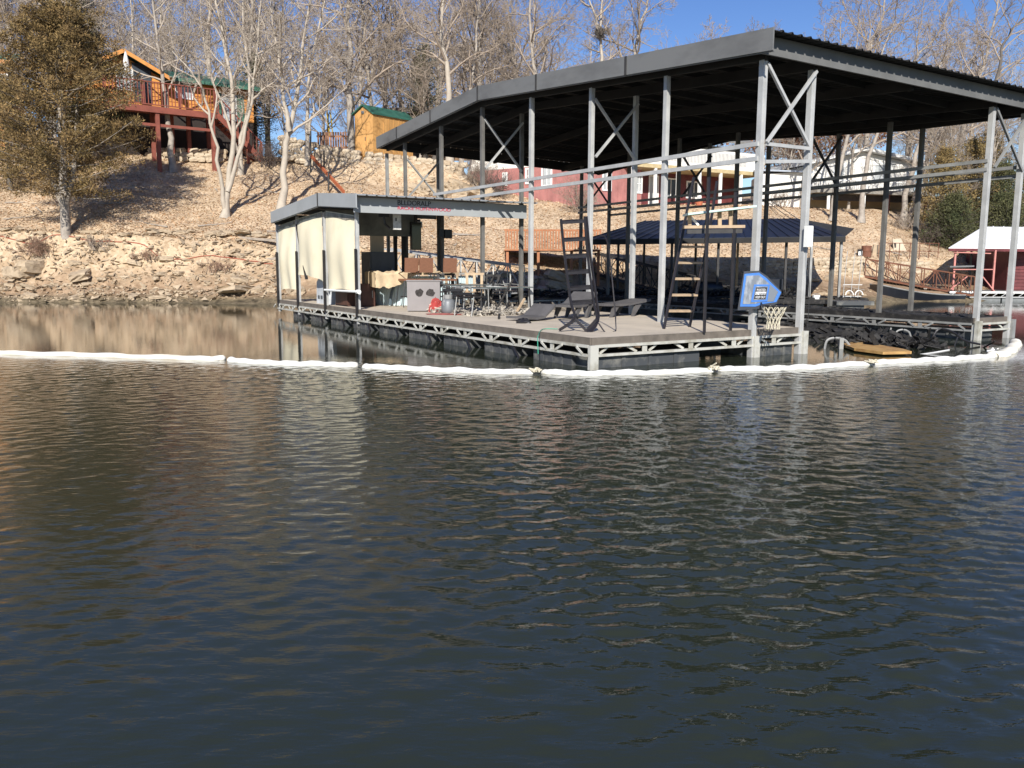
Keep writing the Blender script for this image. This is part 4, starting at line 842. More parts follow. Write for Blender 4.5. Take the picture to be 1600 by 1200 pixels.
# --- golden shed with green roof
P = gp(556, 240, 51.0); t = thing('garden_shed', 'golden plywood shed with a green roof on the stone terrace', 'shed', P, .0); 
shd = t
def SL(px, py, Y): q = gp(px, py, Y)-P; return q
A0, A1, A2, A3 = SL(556, 240, 51), SL(584, 240, 50.6), SL(646, 234, 53.0), SL(556, 180, 51)
hW = A3[2]
c0, c1 = A0[:2], A1[:2]; c2 = A2[:2]; c3 = c0+(c2-c1)
def quad(mb, p, q, z0, z1, t_=.05):
    n = np.array([q[1]-p[1], -(q[0]-p[0])]); n = n/np.linalg.norm(n)*t_; return mb.prism([(p[0], p[1], z0), (q[0], q[1], z0), (q[0], q[1], z1), (p[0], p[1], z1)], (-n[0], -n[1], 0))
mid = (c0+c1)/2; b_ = MB(); b_.prism([(c0[0], c0[1], -.4), (c1[0], c1[1], -.4), (c1[0], c1[1], hW), (mid[0], mid[1], hW+.45), (c0[0], c0[1], hW)], (.02, .06, 0)); b_.build('front_wall', yellow_wood, shd)
b_ = MB(); quad(b_, c1, c2, -.4, hW); b_.build('wall', yellow_wood, shd); b_ = MB(); quad(b_, c2, c3, -.4, hW); b_.build('wall', yellow_wood, shd); b_ = MB(); quad(b_, c3, c0, -.4, hW); b_.build('wall', yellow_wood, shd)
d1 = (c2-c1)*.04; f0 = (c0-c1)*.1
m2 = mid-d1; m3 = (c2+c3)/2+d1
for ca, cb, s_ in ((c1-d1-f0, c2+d1-f0, 1), (c0-d1+f0, c3+d1+f0, -1)):
    b_ = MB(); b_.prism([(m2[0], m2[1], hW+.5), (m3[0], m3[1], hW+.5), (cb[0], cb[1], hW-.02), (ca[0], ca[1], hW-.02)], (0, 0, .07)); b_.build('roof', green_roof, shd)
for p_, q_ in ((c1, c2),):
    dd_ = q_-p_; Lq = np.linalg.norm(dd_); dd_ = dd_/Lq; n2_ = np.array([dd_[1], -dd_[0]])
    for i in range(1, int(Lq/.4)): q = p_+dd_*(i*.4)+n2_*.002; b_ = MB(); b_.prism([(*q, -.3), (*(q+dd_*.05), -.3), (*(q+dd_*.05), hW-.03), (*q, hW-.03)], (*(n2_*.02), 0)); b_.build('batten', yellow_wood, shd)
dd = (c1-c0); b_ = MB(); b_.prism([(*(c0+dd*.1-[0, .03]), -.2), (*(c0+dd*.62-[0, .03]), -.2), (*(c0+dd*.62-[0, .03]), hW*.8), (*(c0+dd*.1-[0, .03]), hW*.8)], (0, -.03, 0)); dr = b_.build('door', yellow_wood, shd); b_ = MB(); q = c0+dd*.58; b_.box(q[0]-.02, q[0]+.02, q[1]-.10, q[1]-.065, .7, .9); b_.build('handle', black_m, dr)
b_ = MB(); q = c0+dd*.45; b_.box(q[0]-.07, q[0]+.09, q[1]-.07, q[1]-.02, hW+.05, hW+.2); b_.build('vent', dkg, shd)
# --- dark roofed barn behind the shed
P = gp(600, 176, 62); t = thing('dark_roof_shelter', 'low shelter with a dark brown roof behind the golden shed', 'shelter', P, -.1)
b_ = MB(); b_.prism([(-1.5, 0, .1), (7.5, 0, -.1), (7.5, 4, .9), (-.5, 4, .9)], (0, 0, .15)); b_.build('roof', dark_roof, t)
for x in (-.8, 2, 4.6, 7): b_ = MB(); b_.box(x-.1, x+.1, .3, .5, -3, .1); b_.build('post', dark_roof, t)
b_ = MB(); b_.box(-.5, 7.2, 3, 3.1, -3, .5); b_.build('wall', mat('brown fence wood', (.22, .14, .085), .9, 0, .2, 3), t)
# --- red brown picket fence panel by the yellow slide stick
P = gp(497, 237, 52); t = thing('picket_fence', 'weathered brown picket fence on the terrace behind the bare trees', 'fence', P); wood_b = mat('weathered brown fence', (.26, .13, .075), .85, 0, .25, 3)
for k in range(13): b_ = MB(); b_.box(k*.15, k*.15+.11, 0, .03, -.1, 1.15); b_.build('picket', wood_b, t)
b_ = MB(); b_.box(-.05, 2.0, .031, .08, .85, .95); b_.build('rail', wood_b, t); b_ = MB(); b_.box(-.05, 2.0, .031, .08, .2, .3); b_.build('rail', wood_b, t)
P = gp(516, 208, 52.5); t = thing('guy_wire', 'two yellow sleeved guy wires slanting down behind the fence', 'guy wire', P)
for k in range(2): b_ = MB(); b_.tube([(k*.18, 0, -.2), (-.15+k*.22, .0, 1.2)], .04, 6); sl = b_.build('sleeve', yellow_m, t); b_ = MB(); b_.tube([(-.15+k*.22, 0, 1.2), (-1.3+k*.3, .3, 6)], .012, 4); b_.build('wire', galv_dull, t)
# --- red house with white upper storey, left wing
def build_quad_house(t, P, p, q, z0, z1, material, name='wall', th=.12): b_ = MB(); quad(b_, p, q, z0, z1, th); return b_.build(name, material, t)
P = gp(788, 306, 52.0); redh = thing('red_house', 'faded red house with white framed windows left of the porch house', 'house', P)
def H(px, py, Y): return gp(px, py, Y)-P
a0, a1 = H(735, 306, 54.0), H(900, 312, 49.5); a2 = H(1002, 318, 52.5)
zt0, zt1 = H(788, 268, 52.3)[2], H(880, 252, 50)[2]; ztop = (zt0+zt1)/2
for p_, q_, nm in ((a0, a1, 'wall'), (a1, a2, 'wall')): build_quad_house(redh, P, p_[:2], q_[:2], -1.0, ztop, red_siding)
build_quad_house(redh, P, a0[:2], a1[:2], ztop+.003, ztop+1.3, white_siding, 'upper_wall'); build_quad_house(redh, P, a1[:2], a2[:2], ztop+.003, ztop+1.3, white_siding, 'upper_wall')
dv_ = (a1-a0)[:2]; Ld = np.linalg.norm(dv_); dv_ /= Ld; nn = np.array([dv_[1], -dv_[0]])
def oriented(parent, base, d2, builder):   # nested window groups in rotated wall plane
    pass
def wwin(parent, p, d2, s, z, w_, h_, pane=glass_l, cols=2, rows=2):
    n2 = np.array([d2[1], -d2[0]]); b_ = MB(); q0 = p+d2*s; 
    def bx_(s0, s1, z0, z1, o0, o1, mb): A_ = q0+d2*s0+n2*o0; B_ = q0+d2*s1+n2*o0; mb.prism([(*A_, z+z0), (*B_, z+z0), (*B_, z+z1), (*A_, z+z1)], (*(n2*(o1-o0)), 0))
    t_ = .09; bx_(0, w_, 0, t_, .003, .06, b_); bx_(0, w_, h_-t_, h_, .003, .06, b_); bx_(0, t_, t_, h_-t_, .004, .058, b_); bx_(w_-t_, w_, t_, h_-t_, .004, .058, b_)
    for c in range(1, cols): bx_(w_*c/cols-.02, w_*c/cols+.02, t_, h_-t_, .006, .05, b_)
    for c in range(1, rows): bx_(t_, w_-t_, h_*c/rows-.02, h_*c/rows+.02, .007, .048, b_)
    f = b_.build('window', white_m, parent); b_ = MB(); bx_(t_, w_-t_, t_, h_-t_, .012, .022, b_); b_.build('pane', pane, f)
def s_on(px, py, a_, d2):   # distance along wall for a survey ray
    d_ = ray(px, py); n2 = np.array([d2[1], -d2[0]]); w0 = P[:2]+a_[:2]; tt = (w0@n2)/(d_[:2]@n2); q = d_*tt+[0, 0, HC]; return float((q[:2]-w0)@d2), float(q[2]-P[2])
for p_, q_ in ((a0, a1), (a1, a2)):
    dd_ = (q_-p_)[:2]; Lq = np.linalg.norm(dd_); dd_ /= Lq; n2_ = np.array([dd_[1], -dd_[0]])
    for i in range(int(Lq/.28)): q = p_[:2]+dd_*(.14+i*.28)+n2_*.002; b_ = MB(); b_.prism([(*q, -.9), (*(q+dd_*.05), -.9), (*(q+dd_*.05), ztop-.02), (*q, ztop-.02)], (*(n2_*.02), 0)); b_.build('batten', red_siding, redh)
for (x0, y0, x1, y1) in ((786, 291, 794, 269), (822, 288, 833, 262), (847, 292, 864, 259)):
    s0_, z0_ = s_on(x0, y0, a0, dv_); s1_, z1_ = s_on(x1, y1, a0, dv_); wwin(redh, a0[:2], dv_, s0_, z0_, s1_-s0_, z1_-z0_)
d3 = (a2-a1)[:2]; d3 /= np.linalg.norm(d3)
for (x0, y0, x1, y1) in ((941, 298, 956, 268), (993, 302, 1004, 272)):
    s0_, z0_ = s_on(x0, y0, a1, d3); s1_, z1_ = s_on(x1, y1, a1, d3); wwin(redh, a1[:2], d3, s0_, z0_, max(.5, s1_-s0_), z1_-z0_)
c_ = np.array([a0[0]-.3, a0[1]]); b_ = MB(); b_.prism([(a0[0]-.5, a0[1]-.4, ztop+1.3), (a1[0], a1[1]-.5, ztop+1.3), (a2[0]+.4, a2[1], ztop+1.3), (a2[0]-1, a2[1]+4, ztop+2.3), (a0[0]+1, a0[1]+4, ztop+2.3)], (0, 0, .12)); b_.build('roof', grey_shingle, redh)
# --- porch house with white deck railing
P = gp(1045, 318, 52.0); por = thing('porch_house', 'dark red house with a white upper balcony railing and pale porch columns', 'house', P)
p0_, p1_ = H(985, 318, 51.0)[:2], H(1192, 322, 56.5)[:2]; d4 = (p1_-p0_)/np.linalg.norm(p1_-p0_); L4 = np.linalg.norm(p1_-p0_); n4 = np.array([d4[1], -d4[0]])
zfl = H(1060, 262, 51.8)[2]
build_quad_house(por, P, p0_-n4*1.9, p1_-n4*1.9, -1, zfl, darkred)
b_ = MB(); A_, B_ = p0_, p1_; b_.prism([(*A_, zfl), (*B_, zfl), (*(B_-n4*1.9), zfl), (*(A_-n4*1.9), zfl)], (0, 0, .22)); b_.build('balcony_floor', mat('yellowed beam', (.45, .36, .20), .7, 0, .2, 3), por)
b_ = MB(); quad(b_, p0_, p1_, zfl+.225, zfl+1.35, .05); b_.build('balcony_panel', white_siding, por)
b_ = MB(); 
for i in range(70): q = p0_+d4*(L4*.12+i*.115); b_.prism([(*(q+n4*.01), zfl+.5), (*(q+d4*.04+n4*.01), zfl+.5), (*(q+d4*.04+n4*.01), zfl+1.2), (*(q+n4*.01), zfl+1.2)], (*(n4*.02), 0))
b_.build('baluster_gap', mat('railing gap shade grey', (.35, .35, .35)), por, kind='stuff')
for i in range(7): q = p0_+d4*(L4*(i+.05)/6.2); b_ = MB(); b_.prism([(*q, -1.), (*(q+d4*.15), -1.), (*(q+d4*.15), zfl-.003), (*q, zfl-.003)], (*(-n4*.15), 0)); b_.build('column', white_m, por)
w5 = p0_-n4*1.9
for s_, w_, h_, z_, pn in ((1.2, 1.1, 2.0, -.1, glass_m), (4.2, 1.0, 1.2, .6, glass_m), (6.0, 1.3, 1.1, .6, glass_m), (2.9, .8, 2.0, -.1, glass_l)): wwin(por, w5, d4, s_, z_, w_, h_, pn, 2, 1)
build_quad_house(por, P, p0_-n4*2.2+d4*2.2, p1_-n4*2.2, zfl+.3, zfl+2.0, mat('grey upper wall', (.33, .32, .29), .8), 'upper_wall')
b_ = MB(); r0, r1 = p0_-n4*.9+d4*2.0, p1_-n4*.9+d4*.4; b_.prism([(*r0, zfl+2.05), (*r1, zfl+2.05), (*(r1-n4*4), zfl+3.5), (*(r0-n4*4), zfl+3.5)], (0, 0, .15)); b_.build('roof', grey_shingle, por)
for s_, c_m in ((7.6, mat('terracotta', (.45, .14, .07))),): 
    q = P[:2]+p0_+d4*4.6+n4*.9; tp = thing('flower_pot', 'small terracotta flower pot in front of the porch columns', 'flower pot', (*q, tzs(*q)-.05)); b_ = MB(); b_.lathe((0, 0, 0), [(.15, 0), (.24, .36), (.26, .42)], 10); b_.build('pot', c_m, tp); b_ = MB(); b_.lathe((0, 0, .421), [(.2, 0), (.19, .02)], 10); b_.build('soil', dark_roof, tp)
# --- white house to the right, on stilts with a long deck
P = gp(1310, 300, 57); wh_h = thing('white_house', 'white house with a long railed deck seen between the right hand trunks', 'house', P)
h0, h1 = H(1262, 300, 56)[:2], H(1428, 300, 58.5)[:2]; d5 = (h1-h0)/np.linalg.norm(h1-h0); L5 = np.linalg.norm(h1-h0); n5 = np.array([d5[1], -d5[0]])
zz = lambda y, Y=57: H(1300, y, Y)[2]
b_ = MB(); pk = L5*.48; A_ = lambda s, z, o=0: (*(h0+d5*s+n5*o), z)
b_.prism([A_(0, zz(300)), A_(L5, zz(300)), A_(L5, zz(252)), A_(pk, zz(236)), A_(0, zz(262))], (*(-n5*6), 0)); b_.build('wall', white_siding, wh_h)
for k in range(11): 
    z_ = zz(298)+k*.17; b_ = MB(); b_.prism([A_(.02, z_, .0), A_(L5-.02, z_, .0), A_(L5-.02, z_+.15, .0), A_(.02, z_+.15, .0)], (*(n5*.018), 0)); b_.build('siding_board', white_siding, wh_h)
for s0_, s1_, y0, y1 in ((-.4, pk, 262, 235.5), (pk, L5+.5, 235.5, 252.5)): b_ = MB(); b_.prism([A_(s0_, zz(y0)+.01, .5), A_(s1_, zz(y1)+.01, .5), A_(s1_, zz(y1)+.22, .5), A_(s0_, zz(y0)+.22, .5)], (*(-n5*7), 0)); b_.build('roof', mat('off white roof', (.62, .62, .60), .6), wh_h)
wwin(wh_h, h0, d5, L5*.60, zz(282), 1.5, 1.15, glass_l, 1, 2); wwin(wh_h, h0, d5, L5*.22, zz(297), .9, 1.6, glass_l, 1, 1)
b_ = MB(); b_.prism([A_(-.5, zz(300), .0), A_(L5, zz(300), .0), A_(L5, zz(300), 1.7), A_(-.5, zz(300), 1.7)], (0, 0, -.25)); b_.build('deck_floor', mat('grey deck', (.25, .23, .2), .8), wh_h)
b_ = MB(); b_.bar(A_(-.5, zz(287), 1.66), A_(L5, zz(287), 1.66), .08, .06); b_.build('top_rail', white_m, wh_h)
b_ = MB(); 
for i in range(60): q = -.5+(L5+.5)*i/60; b_.bar(A_(q, zz(299), 1.66), A_(q, zz(287.5), 1.66), .05, .03)
b_.build('baluster', mat('railing grey', (.5, .5, .48)), wh_h, kind='stuff')
b_ = MB(); b_.prism([A_(-.3, zz(303), .9), A_(L5, zz(303), .9), A_(L5, zz(316), .9), A_(-.3, zz(316), .9)], (*(n5*.1), 0)); b_.build('underside_band', dark_roof, wh_h)  # dark band drawn as the underside of the deck
b_ = MB(); b_.prism([A_(0, zz(301)-.1, -.5), A_(L5-.4, zz(301)-.1, -.5), A_(L5-.4, zz(352), -.5), A_(0, zz(352), -.5)], (*(-n5*.2), 0)); b_.build('foundation', tan_block, wh_h)
for s_ in (.5, 3.2, 5.1, L5-.3): b_ = MB(); b_.bar(A_(s_, zz(301)-.1, 1.5), A_(s_, zz(352), 1.5), .16, .16); b_.build('stilt', redwood if s_ > 5 else white_m, wh_h)
# low white wing
P = gp(1225, 312, 55); wing = thing('white_garage', 'low plain white building between porch house and white house', 'garage', P)
g0, g1 = H(1186, 312, 54.5)[:2], H(1262, 308, 55.8)[:2]; b_ = MB(); b_.prism([(*g0, -.7), (*g1, -.7), (*g1, H(1262, 268, 55.8)[2]), (*g0, H(1186, 272, 54.5)[2])], (.6, 4, 0)); b_.build('wall', white_siding, wing)
b_ = MB(); zt_ = H(1225, 269, 55)[2]; b_.prism([(g0[0]-.2, g0[1]-.3, zt_), (g1[0]+.2, g1[1]-.3, zt_+.03), (g1[0]+.8, g1[1]+4.2, zt_+.3), (g0[0]+.3, g0[1]+4.2, zt_+.3)], (0, 0, .1)); b_.build('roof', mat('pale blue grey roof', (.38, .42, .48), .5), wing)
# --- brown slat deck above the shadow
P = gp(790, 388, 38.5); t = thing('slat_deck', 'small brown slatted deck railing standing over the dark shore', 'deck', P)
x1_ = gp(940, 388, 38.5)[0]-P[0]; hz_ = gp(790, 358, 38.5)[2]-P[2]; sl_w = mat('orange brown slats', (.36, .15, .07), .8, 0, .25, 3)
k = 0; x = 0
while x < x1_: b_ = MB(); b_.box(x, x+.07, -.02, .02, -.02-.0, hz_); b_.build('slat', sl_w, t); x += .125
b_ = MB(); b_.box(-.05, x1_, .021, .09, hz_-.08, hz_-.0); b_.build('top_rail', sl_w, t); b_ = MB(); b_.box(-.05, x1_, .0, 2.6, -.10, -.03); b_.build('deck_floor', sl_w, t)
for x in (.1, 1.5, 3.0, x1_-.1):
    b_ = MB(); b_.box(x-.06, x+.06, .1, .22, -2.2, -.10); b_.build('post', sl_w, t)
P = gp(940, 374, 39.5); 
# ================================================================== SECOND DOCK (dark blue roof) AND ITS RAMP
Y2 = 33.2; P = gp(1120, 476, Y2); P[2] = 0
d2k = thing('blue_roof_dock', 'smaller burnt dock with a dark blue metal roof behind the main dock', 'boat dock', P)
def Q(px, py, Y): return gp(px, py, Y)-P
er = [Q(915, 374, 34.5), Q(1322, 369, 33.2)]; rg = [Q(1010, 345, 37.8), Q(1245, 341, 37.2)]; ebk = [Q(925, 372, 41), Q(1300, 352, 40.5)]; tip = Q(1336, 357, 38)
b_ = MB(); V = [er[0], er[1], rg[1], rg[0]]; b_.add(V+[v-np.array([0, 0, .05]) for v in V], [(0, 1, 2, 3), (4, 7, 6, 5), (0, 4, 5, 1)]); rfb = b_.build('roof', blue_roof, d2k)
nrm = []
for i in range(24):
    f_ = i/24; b_ = MB(); q0 = er[0]+(er[1]-er[0])*f_; q1 = rg[0]+(rg[1]-rg[0])*f_; b_.bar(q0+[0, -.02, .012], q1+[0, 0, .012], .03, .02); b_.build('roof_rib', blue_roof, rfb)
b_ = MB(); V = [rg[0], rg[1], ebk[1], ebk[0]]; b_.add(V+[v-np.array([0, 0, .05]) for v in V], [(0, 1, 2, 3), (4, 7, 6, 5)]); b_.build('roof', blue_roof, d2k)
b_ = MB(); V = [er[1], tip, rg[1]]; b_.add(V, [(0, 1, 2)]); b_.add([rg[1], tip, ebk[1]], [(0, 1, 2)]); b_.build('gable', soot_roof, d2k)
b_ = MB(); b_.bar(er[0]-[0, 0, .12], er[1]-[0, 0, .12], .06, .2); b_.build('eave_beam', soot_roof, d2k)
for px, Y, m1 in ((965, 34.6, sooty), (1048, 34.4, sooty), (1120, 34.2, sooty), (1190, 34, sooty), (1225, 33.8, sooty), (1264, 33.5, galv_dull), (1310, 33.4, galv_dull), (1150, 38, wood_pale), (1085, 38.5, sooty), (1005, 38, sooty)):
    q = Q(px, 476, Y); b_ = MB(); zt_ = er[0][2] if Y < 36 else er[0][2]+.35; b_.box(q[0]-.045, q[0]+.045, q[1]-.045, q[1]+.045, .2, zt_-.05); b_.build('post', m1, d2k)
q0, q1 = Q(905, 478, 34.5), Q(1352, 480, 33.2)
for i in range(34): b_ = MB(); f_ = i/34; x = q0[0]+(q1[0]-q0[0])*f_; b_.box(x, x+(q1[0]-q0[0])/34-.03, q1[1]-.3, q1[1]+1.2, .36+.02*(i % 3), .42+.02*(i % 3)); b_.build('plank', char_m, d2k)
b_ = MB(); b_.box(q0[0], q1[0], q1[1]-.34, q1[1]-.30, .18, .36); b_.build('rim_board', char_m, d2k)
for i in range(7): x = q0[0]+(q1[0]-q0[0])*(i+.2)/7; b_ = MB(); b_.box(x, x+1.2, q1[1]-.1, q1[1]+1.0, -.2, .17); b_.build('float', black_pl, d2k)
rb = rubble('charred_heap', 'heap of black burnt remains under the dark blue roof', 0, 1, 0, 1, 1, .1, char_m); bpy.data.objects.remove(rb)
P0 = gp(1090, 462, 34.2); mb = MB(); rr = np.random.default_rng(19)
for _ in range(380): q = np.array([rr.uniform(-4.6, 3.6), rr.normal(0, .6), abs(rr.normal(0, .13))]); d = rr.normal(size=3); d[2] *= .4; d /= np.linalg.norm(d); s = rr.uniform(.05, .3); mb.bar(q-d*s, q+d*s, .07*rr.uniform(.3, 1.4), .05, up=rr.normal(size=3))
o = mb.build('charred_heap', char_m); o.location = (P0[0], P0[1], .45); o['kind'] = 'stuff'; tag(o, 'heap of black burnt remains under the dark blue roof', 'rubble')
P0 = gp(1107, 452, 34.4); t = thing('black_grill', 'black rounded grill shell under the dark blue roof', 'grill', P0); b_ = MB(); b_.tube([(-.6, 0, 0), (-.5, 0, .0), (.5, 0, .0), (.6, 0, 0)], [.15, .33, .33, .15], 12); b_.build('lid', black_m, t, smooth=True); b_ = MB(); b_.box(-.5, .5, -.2, .2, -.7, -.3); b_.build('base', black_m, t)
P0 = gp(1213, 446, 34.4); t = thing('blue_barrel_chair', 'dark blue seat back behind the basketball backboard', 'chair', P0); b_ = MB(); b_.box(-.45, .3, 0, .1, -.35, .25); b_.build('backrest', blue_roof, t); b_ = MB(); b_.box(-.4, .25, -.5, -.001, -.4, -.3); b_.build('seat', black_m, t)
def truss_ramp(name, label, A_, B_, A2, B2_, wid, rail_h, material, nb=9, deckm=None, cat='ramp', group=None, X=False):
    # A_ high end, B_ low end of the near side bottom chord, wid offset vector to the far side
    t = thing(name, label, cat, B_); off = np.array(wid, float); h3 = np.array([0, 0, rail_h])
    a_, b2_ = A_-B_, np.zeros(3)
    for o_ in (np.zeros(3), off):
        mb = MB(); mb.bar(a_+o_, b2_+o_, .07, .09); mb.build('bottom_chord', material, t); mb = MB(); mb.bar(a_+o_+h3, b2_+o_+h3, .06, .06); mb.build('hand_rail', material, t)
        for i in range(nb+1):
            f_ = i/nb; c = a_*(1-f_)+o_; mb = MB(); mb.bar(c, c+h3, .04, .04, up=(0, 1, 0)); mb.build('upright', material, t)
            if i < nb: c2 = a_*(1-(i+1)/nb)+o_; mb = MB(); (mb.bar(c, c2+h3, .03, .03) if i % 2 else mb.bar(c+h3, c2, .03, .03)); mb.build('diagonal', material, t)
    npk = 30
    for i in range(npk): f_ = (i+.5)/npk; c = a_*f_; dd = a_/npk*.42; mb = MB(); mb.prism([c-dd+[0, 0, .05], c+dd+[0, 0, .05], c+dd+off+[0, 0, .05], c-dd+off+[0, 0, .05]], (0, 0, .03)); mb.build('tread_plank', deckm or material, t)
    return t
truss_ramp('galvanised_ramp', 'galvanised truss ramp coming down from the bank behind the bar', gp(588, 428, 34.8), gp(798, 462, 30.0), None, None, (.5, .9, 0), 1.05, galv, 9)
truss_ramp('burnt_ramp', 'burnt black ramp sloping down under the dark blue roof', gp(930, 428, 39.5), gp(1078, 468, 34.8), None, None, (.4, .9, 0), .95, sooty, 8, blue_roof)
truss_ramp('shore_ramp', 'dark truss ramp from the stone wall to the white roofed dock', gp(1352, 432, 43.5), gp(1522, 462, 40.5), None, None, (.3, .9, 0), .9, rust_m, 9, sooty)
# black boat shape made up for the dark patch under the shore ramp
P0 = gp(1455, 452, 40.6); P0[2] = 0; t = thing('dark_hull_shape', 'dark low boat-like shape under the shore ramp', 'dark shape', P0); n = 12; mb = MB(); V = []
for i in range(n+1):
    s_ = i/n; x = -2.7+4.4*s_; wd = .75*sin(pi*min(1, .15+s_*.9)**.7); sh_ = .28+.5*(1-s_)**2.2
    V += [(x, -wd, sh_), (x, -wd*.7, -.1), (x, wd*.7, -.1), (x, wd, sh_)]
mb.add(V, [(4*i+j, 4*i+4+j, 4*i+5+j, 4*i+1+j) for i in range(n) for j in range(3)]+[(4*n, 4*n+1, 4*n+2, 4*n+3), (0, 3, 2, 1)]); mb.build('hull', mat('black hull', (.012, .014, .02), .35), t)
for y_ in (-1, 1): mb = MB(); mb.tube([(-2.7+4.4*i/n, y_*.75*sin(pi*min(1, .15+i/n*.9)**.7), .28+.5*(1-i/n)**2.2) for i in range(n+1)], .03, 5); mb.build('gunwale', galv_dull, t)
# ================================================================== WHITE ROOFED DOCK AT RIGHT
P = gp(1540, 455, 41.5); P[2] = 0; wd = thing('white_roof_dock', 'dock with a bright white roof, pink red pipes and grey floats', 'boat dock', P)
e0, e1_, r0, r1 = Q(1483, 387, 41.2), Q(1760, 383, 42.5), Q(1537, 354, 45.5), Q(1760, 350, 46.5); zE = e0[2]; e1_[2] = zE; r1[2] = r0[2]
b_ = MB(); V = [e0, e1_, r1, r0]; b_.add(V+[v-np.array([0, 0, .06]) for v in V], [(0, 1, 2, 3), (4, 7, 6, 5), (0, 4, 5, 1), (0, 3, 7, 4)]); rw = b_.build('roof', white_roof, wd)
for i in range(1, 14): f_ = i/14; b_ = MB(); b_.bar(e0+(e1_-e0)*f_+[0, 0, .02], r0+(r1-r0)*f_+[0, 0, .02], .04, .03); b_.build('roof_rib', white_roof, rw)
bk0 = np.array([r0[0]+.6, r0[1]+3.2, zE+.25]); b_ = MB(); b_.add([r0, r1, (e1_[0], r0[1]+3.2, zE+.25), bk0], [(0, 1, 2, 3)]); b_.build('roof', white_roof, wd)
b_ = MB(); b_.bar(e0-[0, .02, .10], e1_-[0, .02, .10], .06, .13); b_.build('eave_beam', darkred, wd)
for px, Y in ((1489, 41.4), (1551, 41.4), (1575, 42.5), (1514, 44)):
    q = Q(px, 455, Y); b_ = MB(); b_.box(q[0]-.04, q[0]+.04, q[1]-.04, q[1]+.04, .42, zE-.1); b_.build('post', pink_m if Y < 43 else sooty, wd)
for (x0, y0), (x1, y1) in (((1486, 452), (1512, 432)), ((1536, 432), (1556, 457)), ((1490, 421), (1552, 421)), ((1490, 394), (1549, 396))): b_ = MB(); b_.bar(Q(x0, y0, 41.3), Q(x1, y1, 41.3), .045, .045, up=(0, 1, 0)); b_.build('brace', pink_m, wd)
b_ = MB(); A_, B_ = Q(1485, 418, 41.2), Q(1523, 417, 41.2); b_.prism([A_, B_, B_+[0, .7, 0], A_+[0, .7, 0]], (0, 0, .07)); b_.build('bench_top', mat('grey bench', (.15, .15, .15), .7), wd)
q0, q1 = Q(1484, 455, 41), Q(1800, 457, 42)
for i in range(40): x = q0[0]+(q1[0]-q0[0])*i/40; b_ = MB(); b_.box(x, x+(q1[0]-q0[0])/40-.02, q0[1], q0[1]+3, .40, .45); b_.build('plank', galv_dull, wd)
b_ = MB(); b_.box(q0[0], q1[0], q0[1]-.05, q0[1]-.003, .15, .20); b_.build('bottom_chord', galv, wd); b_ = MB(); b_.box(q0[0], q1[0], q0[1]-.06, q0[1]-.004, .36, .45); b_.build('rim_board', white_m, wd)
for i in range(8): x = q0[0]+i*1.3; b_ = MB(); b_.box(x, x+1.22, q0[1]+.02, q0[1]+1.1, -.2, .14); b_.build('float', mat('grey float', (.17, .18, .18), .6), wd)
b_ = MB(); 
for i in range(24): x = q0[0]+i*.42; b_.bar((x, q0[1]-.03, .21), (x+.21, q0[1]-.03, .35), .03, .02, up=(0, 1, 0))
b_.build('diagonal_web', galv, wd, kind='stuff')
P2 = Q(1572, 455, 43); b_ = MB(); b_.box(P2[0], P2[0]+8, P2[1], P2[1]+4, .45, zE-.15); b_.build('wall', darkred, wd)
for k in range(12): b_ = MB(); b_.box(P2[0]+.01, P2[0]+6, P2[1]-.03, P2[1]-.002, .5+k*.17, .62+k*.17); b_.build('siding_board', darkred, wd)
# --- small shore fittings at right
P0 = gp(1354, 402, 44.5); t = thing('rusty_barrel', 'rust brown barrel on the leafy bank by the pipe railing', 'barrel', P0, 0); b_ = MB(); b_.lathe((0, 0, 0), [(.24, 0), (.25, .02), (.25, .58), (.24, .60)], 12); b_.build('body', rust_m, t, smooth=False); b_ = MB(); b_.tube([(.25*cos(q), .25*sin(q), .3) for q in np.linspace(0, 2*pi, 14)], .015, 4); b_.build('hoop', rust_m, t)
P0 = gp(1344, 402, 44.4); t = thing('utility_box', 'tiny black and white utility box left of the rusty barrel', 'box', P0); b_ = MB(); b_.box(-.1, .1, 0, .1, .0, .42); b_.build('body', black_m, t); b_ = MB(); b_.box(-.08, .04, -.01, -.001, .1, .3); b_.build('label', white_m, t)
P0 = gp(1373, 405, 44.8); P1 = gp(1466, 405, 45.8); t = thing('pipe_railing', 'rusty pipe railing along the top of the right stone wall', 'railing', P0); d_ = P1-P0
for f_ in (0, .18, .34, .52, .68, .84, 1): b_ = MB(); b_.tube([d_*f_, d_*f_+[0, 0, .85]], .022, 5); b_.build('post', rust_m, t)
for z in (.42, .84): b_ = MB(); b_.tube([[0, 0, z], d_+[0, 0, z]], .02, 5); b_.build('rail', rust_m, t)
P0 = gp(1408, 394, 46.2); t = thing('leaning_slab', 'flat grey slab propped at a slant on the leafy bank', 'slab', P0); b_ = MB(); b_.prism([(-.35, 0, 0), (.35, 0, 0), (.1, .3, .75), (-.35, .3, .7)], (0, .07, -.02)); b_.build('slab_face', concrete, t); b_ = MB(); b_.box(-.3, -.22, .1, .5, -.1, .5); b_.build('prop', dark_roof, t)
P0 = gp(1368, 402, 45); t = thing('stone_marker', 'pale upright stone marker beside the rusty barrel', 'marker', P0); b_ = MB(); b_.prism([(-.18, 0, -.1), (.4, 0, -.1), (.38, 0, .6), (-.1, 0, .66)], (0, .12, 0)); b_.build('slab_face', rock_m, t)
P0 = gp(1375, 480, 34.5); P0 = onz(1334, 487, .15); t = thing('white_swim_ladder', 'white tube swim ladder standing on a low platform behind the slip', 'ladder', (P0[0], P0[1], 0)); o0 = np.array([P0[0], P0[1], 0]); Yl = P0[1]+3
